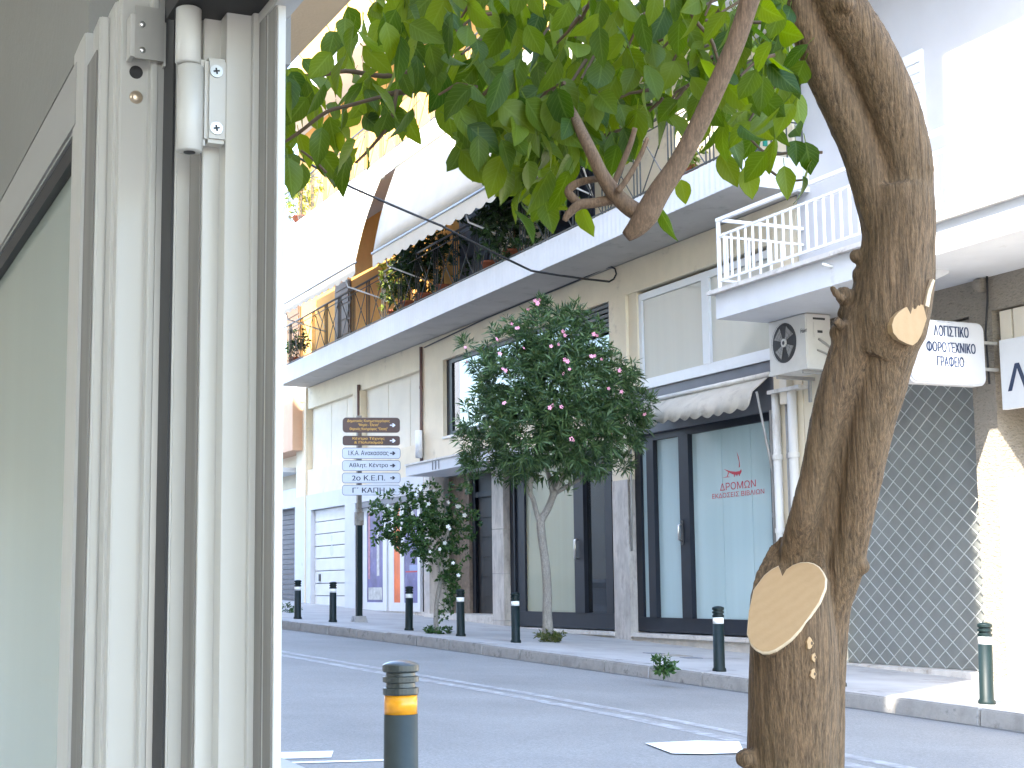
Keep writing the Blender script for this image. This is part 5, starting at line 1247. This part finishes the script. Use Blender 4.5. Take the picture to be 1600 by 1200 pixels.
MB().tube([(10.99,ya0-.08,1.0),(10.75,ya0-.05,2.32)], .016, 8).build('folding_arm', M['pipegrey'], AW, True)
MB().tube([(10.99,19.46,.45),(10.93,19.3,1.9)], .016, 8).build('folding_arm', M['pipegrey'], AW, True)
def drop_awning(label, y0, y1, xt, zt, xb, zb, valance, arms, m='canvas'):
    t = thing('balcony_awning', label, 'awning', (xb, (y0+y1)/2, zb))
    b = MB(); n = 20
    for k in range(n+1):
        y = y0+(y1-y0)*k/n
        for j in range(6):
            u = j/5; b.v.append((xt+(xb-xt)*u-.05*math.sin(u*math.pi), y, zt+(zb-zt)*u))
    for k in range(n):
        for j in range(5): b.f.append((k*6+j, (k+1)*6+j, (k+1)*6+j+1, k*6+j+1))
    c = b.build('canvas', M[m], t, True); s_ = c.modifiers.new('t','SOLIDIFY'); s_.thickness = .004
    MB().tube([(xb,y0-.03,zb),(xb,y1+.03,zb)], .028, 8).build('front_bar', M['ironblue'], t, True)
    MB().tube([(xt+.02,y0-.05,zt+.02),(xt+.02,y1+.05,zt+.02)], .05, 10).build('roller', M['canvas'], t, True)
    v = MB(); k2 = int((y1-y0)/.045)
    for k in range(k2+1):
        y = y0+(y1-y0)*k/k2; v.v += [(xb-.01,y,zb-.015),(xb+.0,y,zb-valance-.06*abs(math.sin(k*.35)))]
    for k in range(k2): v.f.append((2*k,2*k+2,2*k+3,2*k+1))
    vo = v.build('valance', M[m], t); s_ = vo.modifiers.new('t','SOLIDIFY'); s_.thickness = .004
    for y in arms: MB().tube([(xb,y,zb),(xb+.12,y+.02,zb-.32),(bx(y)+.3,y-.05,zb-.55),(bx(y)+.1,y-.1,6.0)], .017, 7).build('drop_arm', M['alu'], t, True)
    return t
drop_awning('cream balcony awning hanging lower and further left on the orange building', 27.25, 33.6, 10.02, 7.80, 9.50, 6.10, .20, (28.0,32.0))
drop_awning('cream balcony awning nearer the tree with its lower half in shade', 17.2, 26.4, 10.02, 7.80, 9.55, 6.11, .22, (25.9,22.2,19.2))

# ================================================================== BALCONY POTS AND PLANTS
R5 = random.Random(21)
def pot(px, label, h_=.22, plant=None, r_=.14, hp=.5, n=50, cat='plant pot', z0=5.06, dx=.3, Lf=.11, wf_=.02, trail=None):
    y = YX(px, 430, 10.35); x = bx(y)+dx
    t = thing('potted_plant', label, 'potted plant', (x,y,z0), 'potted plants on the balcony')
    MB().lathe([(r_*.7,z0),(r_*.95,z0+h_*.85),(r_*1.08,z0+h_*.86),(r_*1.08,z0+h_),(r_*.9,z0+h_-.01)], 14, (x,y,0)).build('pot', M['terracotta'], t, True)
    if plant:
        cs = [(Vector((x+R5.gauss(0,.08),y+R5.gauss(0,hp*.35),z0+h_+hp*R5.uniform(.15,1.0))), hp*R5.uniform(.25,.42)) for _ in range(7)]
        shoots(cs, n, M[plant], Lf, wf_, t, 11, random.Random(int(px)), 1.1, droop=.15, inner=.15)
        MB().tube([(x,y,z0+h_-.02),(x+.03,y+.02,z0+h_+hp*.7)], .015, 6).build('stem', M['twig'], t)
    return t
pot(612, 'sunlit yellow green potted plant at the left end of the balcony plants', .22, 'pale_plant', .13, .75, 60)
pot(636, 'large dark bushy potted plant left of the second awning', .25, 'potplant', .17, 1.0, 200, Lf=.12)
pot(662, 'dark potted plant climbing below the awning bar', .25, 'potplant', .15, 1.15, 190, Lf=.1)
pot(690, 'tall dark trailing potted plant below the awning edge', .25, 'potplant', .14, 1.25, 120, Lf=.09)
pot(768, 'dark leafy potted plant behind the rail by the navy door', .25, 'potplant', .16, 1.35, 200, Lf=.12)
pot(805, 'broad dark potted plant with terracotta pot behind the leaves', .25, 'potplant', .18, 1.35, 200, Lf=.12)
pot(655, 'small terracotta pot of low greenery at the balcony foot', .2, 'potplant', .12, .2, 25)
pot(455, 'terracotta pot with sparse plant at the far left end of the balcony', .22, 'potplant', .16, .6, 50)
pot(468, 'green plant on the upper balcony at far left', .25, 'pale_plant', .2, .9, 90, z0=8.25, dx=.2)
pot(1085, 'terracotta pot with green plant at the right end of the balcony', .25, 'pale_plant', .16, .3, 25)
gc = tag(MB().box(10.28,10.36,14.99,15.03,5.15,6.0).box(10.42,10.47,14.99,15.02,5.2,5.9).box(10.6,10.66,14.99,15.03,5.3,6.02).build('green_cloth', mat('green_cloth',(.01,.17,.12),.8,.2,20)), 'green cloth hanging on the railing at the right end of the balcony', 'cloth')

# ================================================================== WEEDS, DEBRIS, COVERS
def weed(name, label, px, py, r_, hgt, n, m, L_=.07, w_=.012, xo=0):
    g_ = onG(px, py); t = thing(name, label, 'weed', g_)
    cs = [(g_+Vector((R5.gauss(0,r_*.5), R5.gauss(0,r_*.5), hgt*R5.uniform(.1,.6))), hgt*.5) for _ in range(6)]
    shoots(cs, n, M[m], L_, w_, t, 8, random.Random(int(px)), 1.0); return t
weed('weed_clump', 'dry weeds round the foot of the oleander trunk', 857, 1003, .16, .12, 60, 'weed')
weed('weed_clump', 'low green weeds round the foot of the white-flowered shrub', 676, 990, .22, .05, 40, 'hib')
weed('weed_clump', 'small green weed growing from the kerb in front of the bookshop', 1039, 1052, .05, .16, 34, 'hib')
weed('weed_clump', 'small dark weed at the wall end behind the first bollard', 451, 957, .2, .15, 25, 'hib')
for px, py, lab in ((1022,1021,'dark utility cover in the pavement nearest the shop sill'),(1052,1024,'rusty square utility cover in the pavement before the bookshop'),(1080,1028,'dark utility cover in the pavement nearest the kerb')):
    g_ = onG(px, py); s_ = .17 if px == 1052 else .1
    t = MB().hexa([(g_.x-s_,g_.y-s_,gz(g_.x-s_,g_.y-s_,-.03)),(g_.x+s_,g_.y-s_,gz(g_.x+s_,g_.y-s_,-.03)),(g_.x+s_,g_.y+s_,gz(g_.x+s_,g_.y+s_,-.03)),(g_.x-s_,g_.y+s_,gz(g_.x-s_,g_.y+s_,-.03))],
                  [(g_.x-s_,g_.y-s_,gz(g_.x-s_,g_.y-s_,.005)),(g_.x+s_,g_.y-s_,gz(g_.x+s_,g_.y-s_,.005)),(g_.x+s_,g_.y+s_,gz(g_.x+s_,g_.y+s_,.005)),(g_.x-s_,g_.y+s_,gz(g_.x-s_,g_.y+s_,.005))]).build('utility_cover', M['rust'] if px == 1052 else M['bandgrey'])
    tag(t, lab, 'utility cover', 'utility covers in the pavement')
